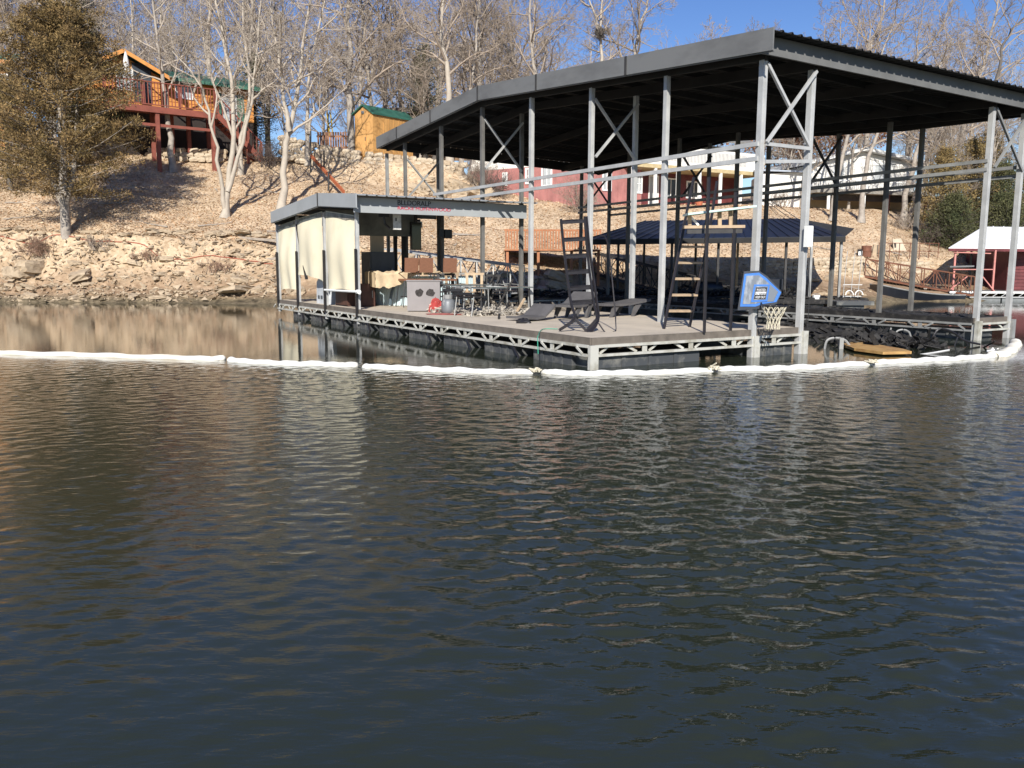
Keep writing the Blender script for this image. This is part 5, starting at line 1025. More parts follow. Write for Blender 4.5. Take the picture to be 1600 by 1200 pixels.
for xs_ in (1318, 1330, 1341): b_ = MB(); b_.tube(interp_path([gp(xs_, 465, Yl)-o0, gp(xs_+3, 430, Yl)-o0, gp(xs_+7, 392, Yl)-o0], 6), .012, 5); b_.build('side_rail', galv, t)
for yy in (463, 445): b_ = MB(); b_.tube([gp(1318, yy, Yl)-o0, gp(1348, yy, Yl)-o0], .012, 5); b_.build('rung', white_m, t)
for xs_ in (1328, 1343): b_ = MB(); b_.tube([gp(xs_+6*cos(q), 461-7*sin(q), Yl-.1)-o0 for q in np.linspace(0, pi, 9)], .022, 5); b_.build('foot_loop', white_m, t)
b_ = MB(); A_, B_ = gp(1300, 470, Yl)-o0, gp(1358, 470, Yl)-o0; b_.prism([A_-[0, .5, 0], B_-[0, .5, 0], B_+[0, .5, 0], A_+[0, .5, 0]], (0, 0, -.14)); b_.build('platform', black_pl, t)
P0 = gp(1276, 466, 33); t = thing('white_bucket', 'small white bucket at the foot of the second dock post', 'bucket', P0-[0, 0, .15]); b_ = MB(); b_.lathe((0, 0, 0), [(.12, 0), (.15, .28)], 10); b_.build('body', white_m, t); b_ = MB(); b_.tube([(.15*cos(q), 0, .28+.05*sin(q)) for q in np.linspace(0, pi, 7)], .008, 4); b_.build('handle', galv_dull, t)
# --- stair rails on the hill between trees
P0 = gp(500, 262, 48.5); t = thing('red_stair_rail', 'bright rust red hand rail beam running down the slope', 'hand rail', P0); 
b_ = MB(); b_.bar(gp(487, 244, 49.5)-P0, gp(538, 300, 45.0)-P0, .10, .16); b_.build('rail', mat('rust red beam', (.36, .10, .04), .7, 0, .2, 4), t)
for px, py0, py1, Y in ((486, 205, 270, 49.5), (507, 235, 262, 48.5), (514, 268, 298, 46.5)): b_ = MB(); b_.tube([gp(px, py0, Y)-P0, gp(px, py1, Y)-P0], .05, 6); b_.build('post', sooty, t)
P0 = gp(1180, 340, 50); t = thing('hill_stair_rail', 'thin dark handrail descending the leafy slope behind the dock roof', 'hand rail', P0)
b_ = MB(); b_.tube([gp(1203, 312, 51)-P0, gp(1262, 352, 46)-P0], .02, 5); b_.tube([gp(1203, 318, 51)-P0, gp(1250, 352, 46)-P0], .02, 5); b_.build('rail', sooty, t, kind='stuff'); b_ = MB(); b_.tube([gp(1207, 314, 50.8)-P0, gp(1207, 340, 50.8)-P0], .02, 5); b_.build('post', sooty, t)
# ================================================================== STONE WALLS, ROCKS, TIMBERS
def stone_mesh(seed, sx, sy, sz, material, name='stone', sub=2):
    rr = np.random.default_rng(seed); n = 4; V = []; F_ = []
    import itertools
    pts = {}
    def vid(p):
        if p not in pts:
            q = np.array(p, float)/n*2-1; q = q/ (np.abs(q).max()+1e-9)*np.abs(q).max(); l = np.linalg.norm(q); q = q*(.72+.28/l*1.25 if l > 0 else 1)
            q = q*(1+rr.normal(0, .07, 3)); pts[p] = len(V); V.append(q*[sx, sy, sz])
        return pts[p]
    for ax in range(3):
        for side in (0, n):
            for i in range(n):
                for j in range(n):
                    def mk(a, b): p = [0, 0, 0]; p[ax] = side; p[(ax+1) % 3] = a; p[(ax+2) % 3] = b; return vid(tuple(p))
                    q = (mk(i, j), mk(i+1, j), mk(i+1, j+1), mk(i, j+1)); F_.append(q if side else q[::-1])
    mb = MB(); mb.add(V, F_); return mb.mesh(name, material)
def stone_small(seed, material):   # 26 tri stone
    rr = np.random.default_rng(seed); V = []; 
    for z, r in ((-1, .82), (0, 1.05), (1, .78)):
        for k in range(6): q = 2*pi*k/6+.3; V.append((r*cos(q)*rr.uniform(.85, 1.15), r*sin(q)*rr.uniform(.8, 1.2), z*rr.uniform(.8, 1.1)))
    f = [(i*6+j, i*6+(j+1) % 6, (i+1)*6+(j+1) % 6, (i+1)*6+j) for i in range(2) for j in range(6)]+[tuple(range(6))[::-1], tuple(range(12, 18))]
    mb = MB(); mb.add(V, f); return mb.mesh('stone', material)
WM = [stone_small(i, wall_stone) for i in range(4)]+[stone_small(7+i, rock_m) for i in range(2)]
def stone_wall(name, label, pts, hz, sz, gap=1., seed=1, cap=280):
    rr = random.Random(seed); P0 = np.array(pts[0]); t = thing(name, label, 'wall', P0); cnt = 0
    for k in range(len(pts)-1):
        A_, B_ = np.array(pts[k]), np.array(pts[k+1]); L_ = np.linalg.norm((B_-A_)[:2]); d = (B_-A_)/L_
        rows = max(2, int(hz/(sz*.62)))
        for r in range(rows):
            s = rr.uniform(0, sz)
            while s < L_ and cnt < cap:
                w_ = sz*rr.uniform(.8, 1.7); q = A_+d*(s+w_/2)-P0; z = q[2]+(r+.5)*hz/rows
                link('stone', WM[rr.randrange(6)], t, loc=(q[0], q[1]+.1*r+rr.uniform(-.05, .05), z), rot=(rr.uniform(-.15, .15), rr.uniform(-.15, .15), atan2(d[1], d[0])+rr.uniform(-.2, .2)), scale=(w_*.56, sz*.5, hz/rows*.54)); s += w_*gap; cnt += 1
    return t
W1 = [gp(x, y, Y) for x, y, Y in ((432, 246, 50.0), (500, 262, 50.2), (560, 272, 50.2), (640, 280, 50.2), (720, 290, 50.3))]
stone_wall('terrace_wall', 'rough limestone terrace wall below the golden shed', W1, 1.35, .42, 1.0, 2)
W2 = [gp(x, y, Y) for x, y, Y in ((1170, 443, 42.0), (1250, 440, 42.3), (1310, 438, 43.2), (1352, 436, 43.6))]
stone_wall('shore_stone_wall', 'tan stone retaining wall above the shore track behind the second dock', W2, 1.15, .30, 1.0, 3)
W3 = [gp(x, y, Y) for x, y, Y in ((1385, 436, 44.3), (1450, 436, 45), (1520, 438, 46.8), (1570, 440, 48))]
stone_wall('right_stone_wall', 'long low stone wall behind the dark shore ramp', W3, .9, .30, 1.0, 4, 200)
W4 = [gp(x, y, Y) for x, y, Y in ((225, 252, 49.2), (290, 252, 49.6), (345, 254, 50))]
stone_wall('cabin_footing_wall', 'low pale stone footing in the shade under the cabin deck', W4, .75, .34, 1.0, 5, 80)
RM = [stone_mesh(20+i, 1, .8, .55, rock_m, 'rock') for i in range(6)]
rr = random.Random(11)
def rock(px, Y, s, label='pale limestone rock among the rubble of the left bank', group='limestone rocks on the left bank', flat=1.):
    x = (px-800)/FPX*Y*1.0; o = link('rock', RM[rr.randrange(6)], loc=(x, Y, tzs(x, Y)+s*.12), rot=(rr.uniform(-.3, .3), rr.uniform(-.3, .3), rr.uniform(0, 6.3)), scale=(s*rr.uniform(.7, 1.3), s*rr.uniform(.6, 1.), s*rr.uniform(.5, .9)*flat)); return tag(o, label, 'rock', group)
rock(132, 37.4, .52, 'large squarish grey boulder right of the cedar trunk', None); rock(60, 37.6, .7, 'broad cream rock outcrop left of the cedar trunk', None); rock(35, 37.4, .6, 'cream rock at the left edge of the bank', None)
rock(266, 38.0, .35, 'single blue grey stone standing on the middle of the bank', None); rock(372, 36.3, .9, 'long pale ledge rock at the waterline by the curtained end', None, .5)
for i in range(80):
    px = rr.uniform(-40, 445); Y = rr.choice([rr.uniform(36.1, 36.9), rr.uniform(36.9, 37.7), rr.uniform(37.7, 38.7)]); rock(px, Y, rr.uniform(.07, .30), flat=.8)
for i in range(40): px = rr.uniform(245, 440); rock(px, 39.2+rr.uniform(-.2, .3), rr.uniform(.15, .38), 'flat stone in the loose row along the upper bank edge', 'flat stones in the row along the upper bank edge', .5)
for i in range(36): px = rr.uniform(440, 900); rock(px, rr.uniform(36.4, 39), rr.uniform(.15, .5), 'limestone rock on the shady shore behind the dock', 'limestone rocks behind the dock')
for i in range(34): px = rr.uniform(640, 760); Y = rr.uniform(48, 50); rock(px, Y, rr.uniform(.2, .6), 'rough rock in the outcrop between the bare trees', 'rocks in the outcrop left of the red house')
for i in range(20): px = rr.uniform(1110, 1352); rock(px, rr.uniform(38.2, 39.2), rr.uniform(.08, .2), 'small waterline stone below the shore track', 'small waterline stones below the shore track')
rock(1268, 42.0, .34, 'bright cream boulder set low in the tan shore wall', None); rock(1290, 42.4, .25, 'smaller cream boulder right of the bright one', None)
# rubble too small to count on the bank
mb = MB(); rg_ = np.random.default_rng(4)
for _ in range(5200):
    if rg_.random() < .75: px = rg_.uniform(-60, 450); Y = rg_.uniform(35.8, 38.9)
    else: px = rg_.uniform(450, 1400); Y = rg_.uniform(36.2, 40.5)
    x = (px-800)/FPX*Y; s = .03+.10*rg_.random()**2; z = tzs(x, Y)
    if z < .02: continue
    V = rg_.normal(size=(4, 3))*[s, s, s*.6]+[x, Y, z+s*.3]; mb.add(V, [(0, 1, 2), (0, 2, 3), (0, 3, 1), (1, 3, 2)])
o = mb.build('bank_rubble', rock_m, kind='stuff'); tag(o, 'small broken limestone rubble strewn along the waterline', 'rubble')
def timber(label, p0, p1, r, material, name='timber'):
    P0 = np.array(p0); mb = MB(); mb.bar((0, 0, 0), np.array(p1)-P0, r, r*.8); o = mb.build(name, material); o.location = tuple(P0); tag(o, label, name.replace('_', ' ')); return o
grey_w = mat('weathered grey timber', (.30, .25, .20), .9, 0, .25, 4)
timber('weathered grey timber edging left of the cedar trunk', gp(-10, 367, 38.9), gp(98, 362, 38.9), .2, grey_w)
timber('short pale timber just right of the cedar trunk', gp(128, 363, 38.9), gp(157, 363, 38.9), .2, rock_m)
timber('grey plank lying at the bank edge near the curtained end', gp(372, 371, 39.1), gp(446, 377, 38.3), .14, grey_w, 'plank')
timber('second grey plank lower down by the curtained end', gp(405, 407, 38.2), gp(446, 402, 38.2), .14, grey_w, 'plank')
def cable(label, pts, Y0, r, material, name='cable'):
    W = []
    for x, y in pts:
        q = gp(x, y, Y0); W.append([q[0], q[1], tzs(q[0], q[1])+.04])
    W = interp_path(W, 40); 
    for q in W: q[2] = tzs(q[0], q[1])+.03
    o0 = W[0].copy(); mb = MB(); mb.tube(W-o0, r, 5); o = mb.build(name, material); o.location = tuple(o0); tag(o, label, name)
red_c = mat('faded red cable', (.34, .10, .06), .8)
P_ = [((x-800)/FPX*Y, Y) for x, Y in ((-10, 38.3), (60, 38.2), (105, 38.5), (180, 38.35), (230, 38.35), (262, 38.0), (330, 38.1), (410, 37.9), (446, 38.0))]
W = interp_path([(x, y, 0) for x, y in P_], 60); W[:, 2] = [tzs(x, y)+.05 for x, y, _ in W]; o0 = W[0].copy(); mb = MB(); mb.tube(W-o0, .022, 5); o = mb.build('cable', red_c); o.location = tuple(o0); tag(o, 'thin faded red cable lying across the left bank', 'cable')
# shore track slab
rr = random.Random(77)
for k in range(46):
    px = rr.uniform(0, 900) if k < 36 else rr.uniform(1200, 1450); Y = rr.uniform(38.8, 49); x = (px-800)/FPX*Y; th = rr.uniform(0, pi); L_ = rr.uniform(.6, 2.4); n = 7; W = []
    for i in range(n): xx = x+cos(th)*L_*i/n+rr.uniform(-.05, .05); yy = Y+sin(th)*L_*i/n*.5; W.append([xx, yy, tzs(xx, yy)+.05+rr.uniform(0, .03)])
    W = np.array(W); o0 = W[0].copy(); mb = MB(); mb.tube(W-o0, np.linspace(.035, .012, n), 5); m2 = W[n//2]-o0; mb.tube([m2, m2+[.2*cos(th+.8), .2*sin(th+.8), .08]], .012, 4)
    o = mb.build('fallen_branch', bark_g); o.location = tuple(o0); tag(o, 'fallen grey branch lying on the leaf covered slope', 'branch', 'fallen branches on the leaf covered slope')
# ================================================================== LEAF LITTER
rg_ = np.random.default_rng(8); n = 80000
u = rg_.uniform(-.68, .68, n); Y = 38.6+rg_.random(n)**1.3*16; X = u*Y; Z = tz(X, Y)
ok = (Z > 1.1); X, Y, Z = X[ok], Y[ok], Z[ok]; n = len(X)
s = rg_.uniform(.028, .062, n); a1_ = rg_.uniform(0, 2*pi, n); tl = rg_.uniform(-.5, .5, n); t2_ = rg_.uniform(-.5, .5, n)
ex = np.stack([np.cos(a1_), np.sin(a1_), tl*.7], 1)*s[:, None]; ey = np.stack([-np.sin(a1_), np.cos(a1_), t2_*.8+.35], 1)*s[:, None]*.7
C0 = np.stack([X, Y, Z+.03+rg_.random(n)*.03], 1); V = np.stack([C0-ex, C0-ey, C0+ex, C0+ey], 1).reshape(-1, 3)
def quads_mesh(name, V, material):
    me = bpy.data.meshes.new(name); n = len(V)//4; me.vertices.add(4*n); me.vertices.foreach_set('co', V.astype(np.float32).ravel()); me.loops.add(4*n); me.loops.foreach_set('vertex_index', np.arange(4*n, dtype=np.int32)); me.polygons.add(n); me.polygons.foreach_set('loop_start', np.arange(0, 4*n, 4, dtype=np.int32)); me.update(calc_edges=True); me.materials.append(material); return me
o = link('leaf_litter', quads_mesh('leaf_litter', V, leaf_m)); o['kind'] = 'stuff'; tag(o, 'dry tan leaves carpeting the whole hillside', 'leaves')
# ================================================================== TREES
class TM:       # fast tube collector
    def __init__(s): s.v = []; s.f = []; s.n = 0
    def tube(s, P, r, k):
        n = len(P); T = np.empty_like(P); T[1:-1] = P[2:]-P[:-2]; T[0] = P[1]-P[0]; T[-1] = P[-1]-P[-2]; T /= np.sqrt((T*T).sum(1))[:, None]+1e-9
        ref = np.array([.31, .95, .05]) if abs(T[0, 1]) < .8 else np.array([1., 0, .1])
        u = np.cross(T, ref); u /= np.sqrt((u*u).sum(1))[:, None]+1e-9; w_ = np.cross(T, u); a = np.arange(k)*2*pi/k
        V = P[:, None]+r[:, None, None]*(np.cos(a)[None, :, None]*u[:, None]+np.sin(a)[None, :, None]*w_[:, None]); s.v.append(V.reshape(-1, 3))
        i = np.arange(n-1)[:, None]*k; j = np.arange(k)[None]; j2 = (j+1) % k
        s.f.append((np.stack([i+j, i+j2, i+k+j2, i+k+j], -1).reshape(-1, 4)+s.n)); s.n += n*k
    def mesh(s, name, material):
        V = np.vstack(s.v).astype(np.float32); Fq = np.vstack(s.f).astype(np.int32); me = bpy.data.meshes.new(name); me.vertices.add(len(V)); me.vertices.foreach_set('co', V.ravel())
        me.loops.add(Fq.size); me.loops.foreach_set('vertex_index', Fq.ravel()); me.polygons.add(len(Fq)); me.polygons.foreach_set('loop_start', np.arange(0, Fq.size, 4, dtype=np.int32)); me.polygons.foreach_set('use_smooth', np.ones(len(Fq), bool)); me.update(calc_edges=True); me.materials.append(material); return me
NB = [0]
def grow(tm, rg, p, d, L_, r, lvl, maxl, kids, wander, up, minr):
    n = 6 if lvl == 0 else (4 if lvl < maxl else 2); P = np.empty((n+1, 3)); P[0] = p; dd = d.copy(); st = L_/n
    for i in range(n):
        dd = dd+rg.normal(0, wander, 3)+np.array([0, 0, up]); dd /= sqrt(dd@dd); P[i+1] = P[i]+dd*st
    rad = np.maximum(r*(1-.75*np.linspace(0, 1, n+1)), minr*.6); tm.tube(P, rad, 5 if lvl == 0 else (4 if lvl == 1 else 3)); NB[0] += 1
    if lvl >= maxl: return
    nk = kids[lvl]
    for j in range(nk):
        t = .22+.76*(j+rg.random())/nk; f_ = t*n; i = min(int(f_), n-1); q = P[i]+(P[i+1]-P[i])*(f_-i); ax = P[i+1]-P[i]; ax = ax/sqrt(ax@ax)
        pr = rg.normal(size=3); pr -= ax*(pr@ax); pr /= sqrt(pr@pr); an = rg.uniform(.45, 1.05); nd = ax*cos(an)+pr*sin(an)
        grow(tm, rg, q, nd, L_*rg.uniform(.38, .62)*(1.15-.45*t), max(minr, r*(1-.7*t)*.55), lvl+1, maxl, kids, wander*1.1, up, minr)
def bare_tree(trunk_pts, r0, seed, material, twigs, limbs=12, limbL=4., start=.35, kids=(6, 5, 3), minr=.012, up=.05, wander=.16, name='bare_tree', label='', group=None, stems=None, place=True):
    """trunk_pts: world points; trunk and crown are parts"""
    rg = np.random.default_rng(seed); base = np.array(trunk_pts[0], float); tms, tmc = TM(), TM()
    lines = [trunk_pts]+(stems or [])
    for si, ln in enumerate(lines):
        P = interp_path(np.array(ln, float)-base, 16); L_ = len(P); tt = np.linspace(0, 1, L_)
        P[1:-1, :2] += rg.normal(0, r0*.18, (L_-2, 2))
        rr_ = .86*(r0 if si == 0 else r0*.62)*(1-.84*tt**.65); rr_[0] *= 1.45 if si == 0 else 1; rr_[1] *= 1.1
        tms.tube(P, rr_, 8)
        nl = limbs if si == 0 else int(limbs*.7)
        for j in range(nl):
            t = start+(1-start)*(j+rg.random())/nl; f_ = t*(L_-1); i = min(int(f_), L_-2); q = P[i]+(P[i+1]-P[i])*(f_-i); ax = P[i+1]-P[i]; ax /= sqrt(ax@ax)
            th = j*2.4+rg.uniform(-.5, .5); pr = np.array([cos(th), sin(th), 0]); pr -= ax*(pr@ax); pr /= sqrt(pr@pr); an = rg.uniform(.5, 1.15)
            grow(tmc, rg, q, ax*cos(an)+pr*sin(an), limbL*rg.uniform(.6, 1.2)*(1.2-.6*t), r0*(1-.8*t)*.33+minr, 0, len(kids), kids, wander, up, minr)
    if not place: return tms.mesh('trunk', material), tmc.mesh('crown', twigs)
    t = thing(name, label, 'tree', base, 0, group); link('trunk', tms.mesh('trunk', material), t); link('crown', tmc.mesh('crown', twigs), t); return t
def tp(pts, Y, zoff=True):           # trunk path from survey rays at one distance, rooted in the ground
    W = [gp(x, y, Y+(k*.15)) for k, (x, y) in enumerate(pts)]; g = tzs(W[0][0], W[0][1]); 
    if W[0][2] > g: W = [np.array([W[0][0], W[0][1], g-.1])]+W
    else: W[0][2] = g-.1 if abs(g-W[0][2]) < 3 else W[0][2]
    return W
def Yg(px, py, lo=38., hi=60.):      # distance where a ray meets the hillside
    for Y in np.arange(lo, hi, .15):
        q = gp(px, py, Y)
        if q[2] <= tzs(q[0], q[1]): return Y
    return hi
# near trees, each with its own leaning trunk
Y = Yg(352, 340); bare_tree(tp([(352, 340), (356, 290), (366, 210), (362, 120), (345, 40), (340, -60)], Y), .24, 1, bark_w, twig_l, 11, 2.8, .4, label='pale forked sycamore standing right of the cedar shadow', stems=[[gp(356, 300, Y), gp(385, 200, Y+.3), (gp(402, 90, Y+.3)), gp(410, -60, Y)], [gp(352, 325, Y), gp(338, 230, Y-.3), gp(318, 140, Y-.4), gp(270, 80, Y-.5)]])
Y = Yg(272, 268); bare_tree(tp([(272, 268), (264, 200), (255, 120), (243, 40), (235, -60)], Y), .25, 2, bark_g, twig_l, 12, 3.6, .4, label='speckled grey tree growing in front of the cabin deck')
Y = Yg(376, 274); bare_tree(tp([(376, 274), (378, 220), (392, 140), (380, 40), (384, -80)], Y), .2, 3, bark_w, twig_l, 8, 2.4, .5, label='slim pale tree in front of the cabin stairs', stems=[[gp(377, 250, Y), gp(350, 170, Y), gp(322, 90, Y), gp(312, -40, Y)]])
Y = Yg(440, 330); bare_tree(tp([(441, 330), (445, 270), (453, 200), (470, 130), (478, 40), (500, -80)], Y), .27, 4, bark_w, twig_l, 14, 4.0, .35, label='thick white barked sycamore left of the lower dock roof', stems=[[gp(453, 205, Y), gp(444, 150, Y), gp(436, 90, Y), gp(420, -30, Y)]])
Y = Yg(481, 258); bare_tree(tp([(482, 258), (480, 200), (484, 120), (500, 40), (520, -60)], Y), .2, 5, bark_w, twig_l, 12, 3.5, .35, label='slender pale tree next to the dark rail post', stems=[[gp(482, 210, Y), gp(500, 140, Y+.3), gp(540, 110, Y+.3)]])
bare_tree(tp([(548, 238), (547, 160), (546, 80), (545, 0), (548, -120)], 51.5), .42, 6, bark_g, twig_m, 16, 4.2, .35, label='straight thick grey trunk just left of the golden shed')
bare_tree(tp([(704, 290), (703, 200), (700, 110), (693, 40), (700, -80)], 50.8), .36, 7, bark_w, twig_m, 14, 4.2, .45, label='thick pale trunk seen under the main roof edge, left one')
bare_tree(tp([(722, 292), (726, 230), (735, 150), (745, 70), (752, -40)], 51.5), .26, 8, bark_g, twig_m, 12, 4, .4, label='grey trunk right beside the thick pale one under the roof')
bare_tree(tp([(866, 320), (862, 270), (850, 180), (835, 100), (830, 20), (836, -90)], 51.5), .30, 9, bark_g, twig_m, 14, 4.6, .35, label='grey tree with a hollow scar left of the porch house')
bare_tree(tp([(680, 200), (655, 150), (625, 90), (600, 40), (575, 0)], 55), .22, 10, bark_d, twig_m, 12, 3.6, .25, label='dark crooked tree leaning left above the dark roof')
bare_tree(tp([(750, 160), (748, 110), (752, 50), (742, 0), (735, -60)], 58), .34, 11, bark_g, twig_m, 16, 5, .25, label='broad oak rising behind the ridge of the main roof')
bare_tree(tp([(812, 150), (800, 90), (770, 40), (745, -10)], 57), .2, 12, bark_d, twig_m, 12, 4, .2, label='dark limbed tree reaching left over the roof ridge')
bare_tree(tp([(940, 140), (941, 90), (938, 50), (940, 0), (950, -70)], 56), .22, 13, bark_w, twig_m, 9, 3.2, .3, label='bare pale trunk holding a dark squirrel nest', stems=[[gp(938, 50, 56), gp(925, 10, 56), gp(912, -40, 56)]])
P = gp(938, 51, 55.8); mb = MB(); rr2 = np.random.default_rng(1)
for _ in range(220): q = rr2.normal(size=3)*[.16, .14, .14]; d = rr2.normal(size=3)*.12; mb.bar(q-d, q+d, .02)
o = mb.build('squirrel_nest', bark_d, kind=None); o.location = tuple(P); tag(o, 'dark ball of twigs lodged in the pale tree fork', 'nest')
bare_tree(tp([(985, 130), (995, 70), (1010, 10), (1030, -80)], 58), .26, 14, bark_g, twig_m, 14, 4.5, .2, label='leaning grey tree to the right of the nest tree')
for k, (pts, Y, r, lab) in enumerate((([(1300, 345), (1308, 290), (1328, 200), (1352, 120), (1362, 40)], None, .23, 'left of the four leaning trunks before the white house'), ([(1326, 322), (1331, 260), (1340, 190), (1336, 110), (1345, 30)], None, .17, 'slimmer grey trunk second from left before the white house'),
     ([(1346, 348), (1352, 270), (1372, 200), (1368, 120), (1400, 30)], None, .22, 'knotty trunk in the middle before the white house window'), ([(1410, 352), (1420, 290), (1440, 210), (1452, 140), (1490, 60)], None, .27, 'thickest leaning trunk at the right end of the white house'), ([(1420, 350), (1436, 285), (1462, 220), (1500, 150), (1530, 60)], None, .2, 'thin twin trunk leaning right beside the thickest one'))):
    Y = Yg(*pts[0], 40, 56); bare_tree(tp(pts, Y), r, 30+k, bark_g, twig_m, 13, 3.8, .4, label=lab)
bare_tree(tp([(1254, 322), (1256, 280), (1262, 230), (1275, 150), (1290, 60)], 53), .22, 40, bark_g, twig_m, 12, 3.6, .4, label='grey trunk at the corner of the low white building')
for k, (pts, Y, r, lab) in enumerate((([(1500, 230), (1520, 150), (1545, 80), (1560, 0)], 60, .34, 'pale heavy trunk rising from behind the right hand cedars'), ([(1425, 150), (1432, 90), (1470, 50), (1495, -20)], 62, .22, 'forked tree over the far right roof edge'), ([(1550, 190), (1562, 100), (1575, 55), (1610, 20)], 50, .20, 'dark forked tree at the upper right corner'), ([(1360, 110), (1362, 70), (1380, 20), (1390, -60)], 64, .26, 'open crowned tree above the middle of the long eave'))):
    W = tp(pts, Y); bare_tree(W, r, 50+k, bark_d if 'dark' in lab else bark_g, twig_m, 13, 4.2, .25, label=lab)
# left background individuals
for k, (pts, Y, r, mm, lab) in enumerate((([(95, 90), (96, 40), (105, -10), (110, -90)], 46, .16, bark_w, 'cluster of pale stems rising above the cedar top'), ([(20, 120), (15, 60), (8, 0), (20, -80)], 56, .25, bark_g, 'grey forked tree at the upper left corner'), ([(420, 200), (424, 120), (430, 40), (425, -60)], 60, .3, bark_g, 'grey tree against the blue gap right of the cabin'), ([(600, 170), (604, 100), (610, 30), (615, -60)], 60, .28, bark_g, 'grey tree directly behind the golden shed'), ([(330, 130), (325, 60), (330, 0), (325, -80)], 58, .3, bark_w, 'pale tree rising behind the green cabin roof'))):
    st_ = [[gp(95, 80, 46), gp(75, 20, 46), gp(60, -40, 46)], [gp(96, 80, 46), gp(120, 20, 46), gp(140, -40, 46)], [gp(96, 70, 46), gp(88, 10, 46), gp(84, -60, 46)]] if k == 0 else None
    bare_tree(tp(pts, Y), r, 60+k, mm, twig_l if k == 0 else twig_m, 13, 4.0 if k else 2.4, .25, label=lab, stems=st_)
# forest prototypes, copied over the ridge
PROT = []
for k in range(6):
    rg = np.random.default_rng(100+k); h_ = 13+rg.uniform(-1, 2); lean = rg.normal(0, .8, 2)
    pts = [np.array([0, 0, 0.]), np.array([lean[0]*.2, lean[1]*.2, h_*.3]), np.array([lean[0]*.6, lean[1]*.6, h_*.65]), np.array([lean[0], lean[1], h_])]
    st_ = [[pts[1]+[0, 0, .5], pts[1]+[1.2, .3, 3], pts[1]+[2.2, .2, 7]]] if k % 2 else None
    PROT.append(bare_tree(pts, .24, 200+k, bark_g if k % 3 else bark_w, twig_m if k % 2 else twig_l, 17, 4.6, .22, (6, 5, 3), .014, label='', stems=st_, place=False))
rr = random.Random(5); cnt = 0
first = None
def plant(x, y, s, label='bare grey tree in the woods along the ridge', group='bare trees in the woods along the ridge'):
    k = rr.randrange(6); t = thing('bare_tree', label, 'tree', (x, y, tzs(x, y)-.2), rr.uniform(0, 6.3), group); t.scale = (s, s, s*rr.uniform(.9, 1.15)); link('trunk', PROT[k][0], t); link('crown', PROT[k][1], t)
def sky_gap(px):   # canopy is thinner on the right, as seen
    return 1.
for row, (Y, n, s0) in enumerate(((57, 9, .95), (63, 12, 1.05), (70, 15, 1.1), (78, 16, 1.15), (88, 17, 1.2), (100, 17, 1.25))):
    for i in range(n):
        px = -80+1760*(i+rr.uniform(.1, .9))/n
        yy = Y+rr.uniform(-2.5, 2.5); x = (px-800)/FPX*yy*1.0
        if Y < 60 and (740 < px < 1440): continue
        if px > 860: s = s0*rr.uniform(.62, .86) if Y > 60 else s0*.6
        elif px > 380: s = s0*rr.uniform(.8, 1.05)
        else: s = s0*rr.uniform(.9, 1.2)
        if 850 < px < 1180 and rr.random() < .35: continue
        reg = next(v for k_, v in ((260, 'behind the cabin and the big cedar'), (540, 'between the cabin and the golden shed'), (760, 'above the golden shed and far roof end'), (1000, 'over the long sloping roof gable'), (1210, 'beyond the porch house'), (1430, 'behind the white house'), (9999, 'beyond the right hand cedars')) if px < k_)
        if 380 < px < 760 and Y > 75 and rr.random() < .25: continue
        plant(x, yy, s, 'bare grey ridge tree '+reg, 'bare ridge trees '+reg)
# small saplings and brush near the houses
for px, Y, s in ((300, 54, .6), (460, 53, .5), (520, 54.5, .55), (625, 54, .5), (660, 53, .45), (770, 53.5, .5), (1215, 57, .6), (1480, 52, .6), (1530, 54, .6), (1590, 53, .7), (1440, 55, .6), (40, 50, .6), (-20, 47, .7), (230, 56, .7), (150, 55, .8)):
    plant((px-800)/FPX*Y, Y, s, 'young bare tree in the brush around the houses', 'young bare trees around the houses')
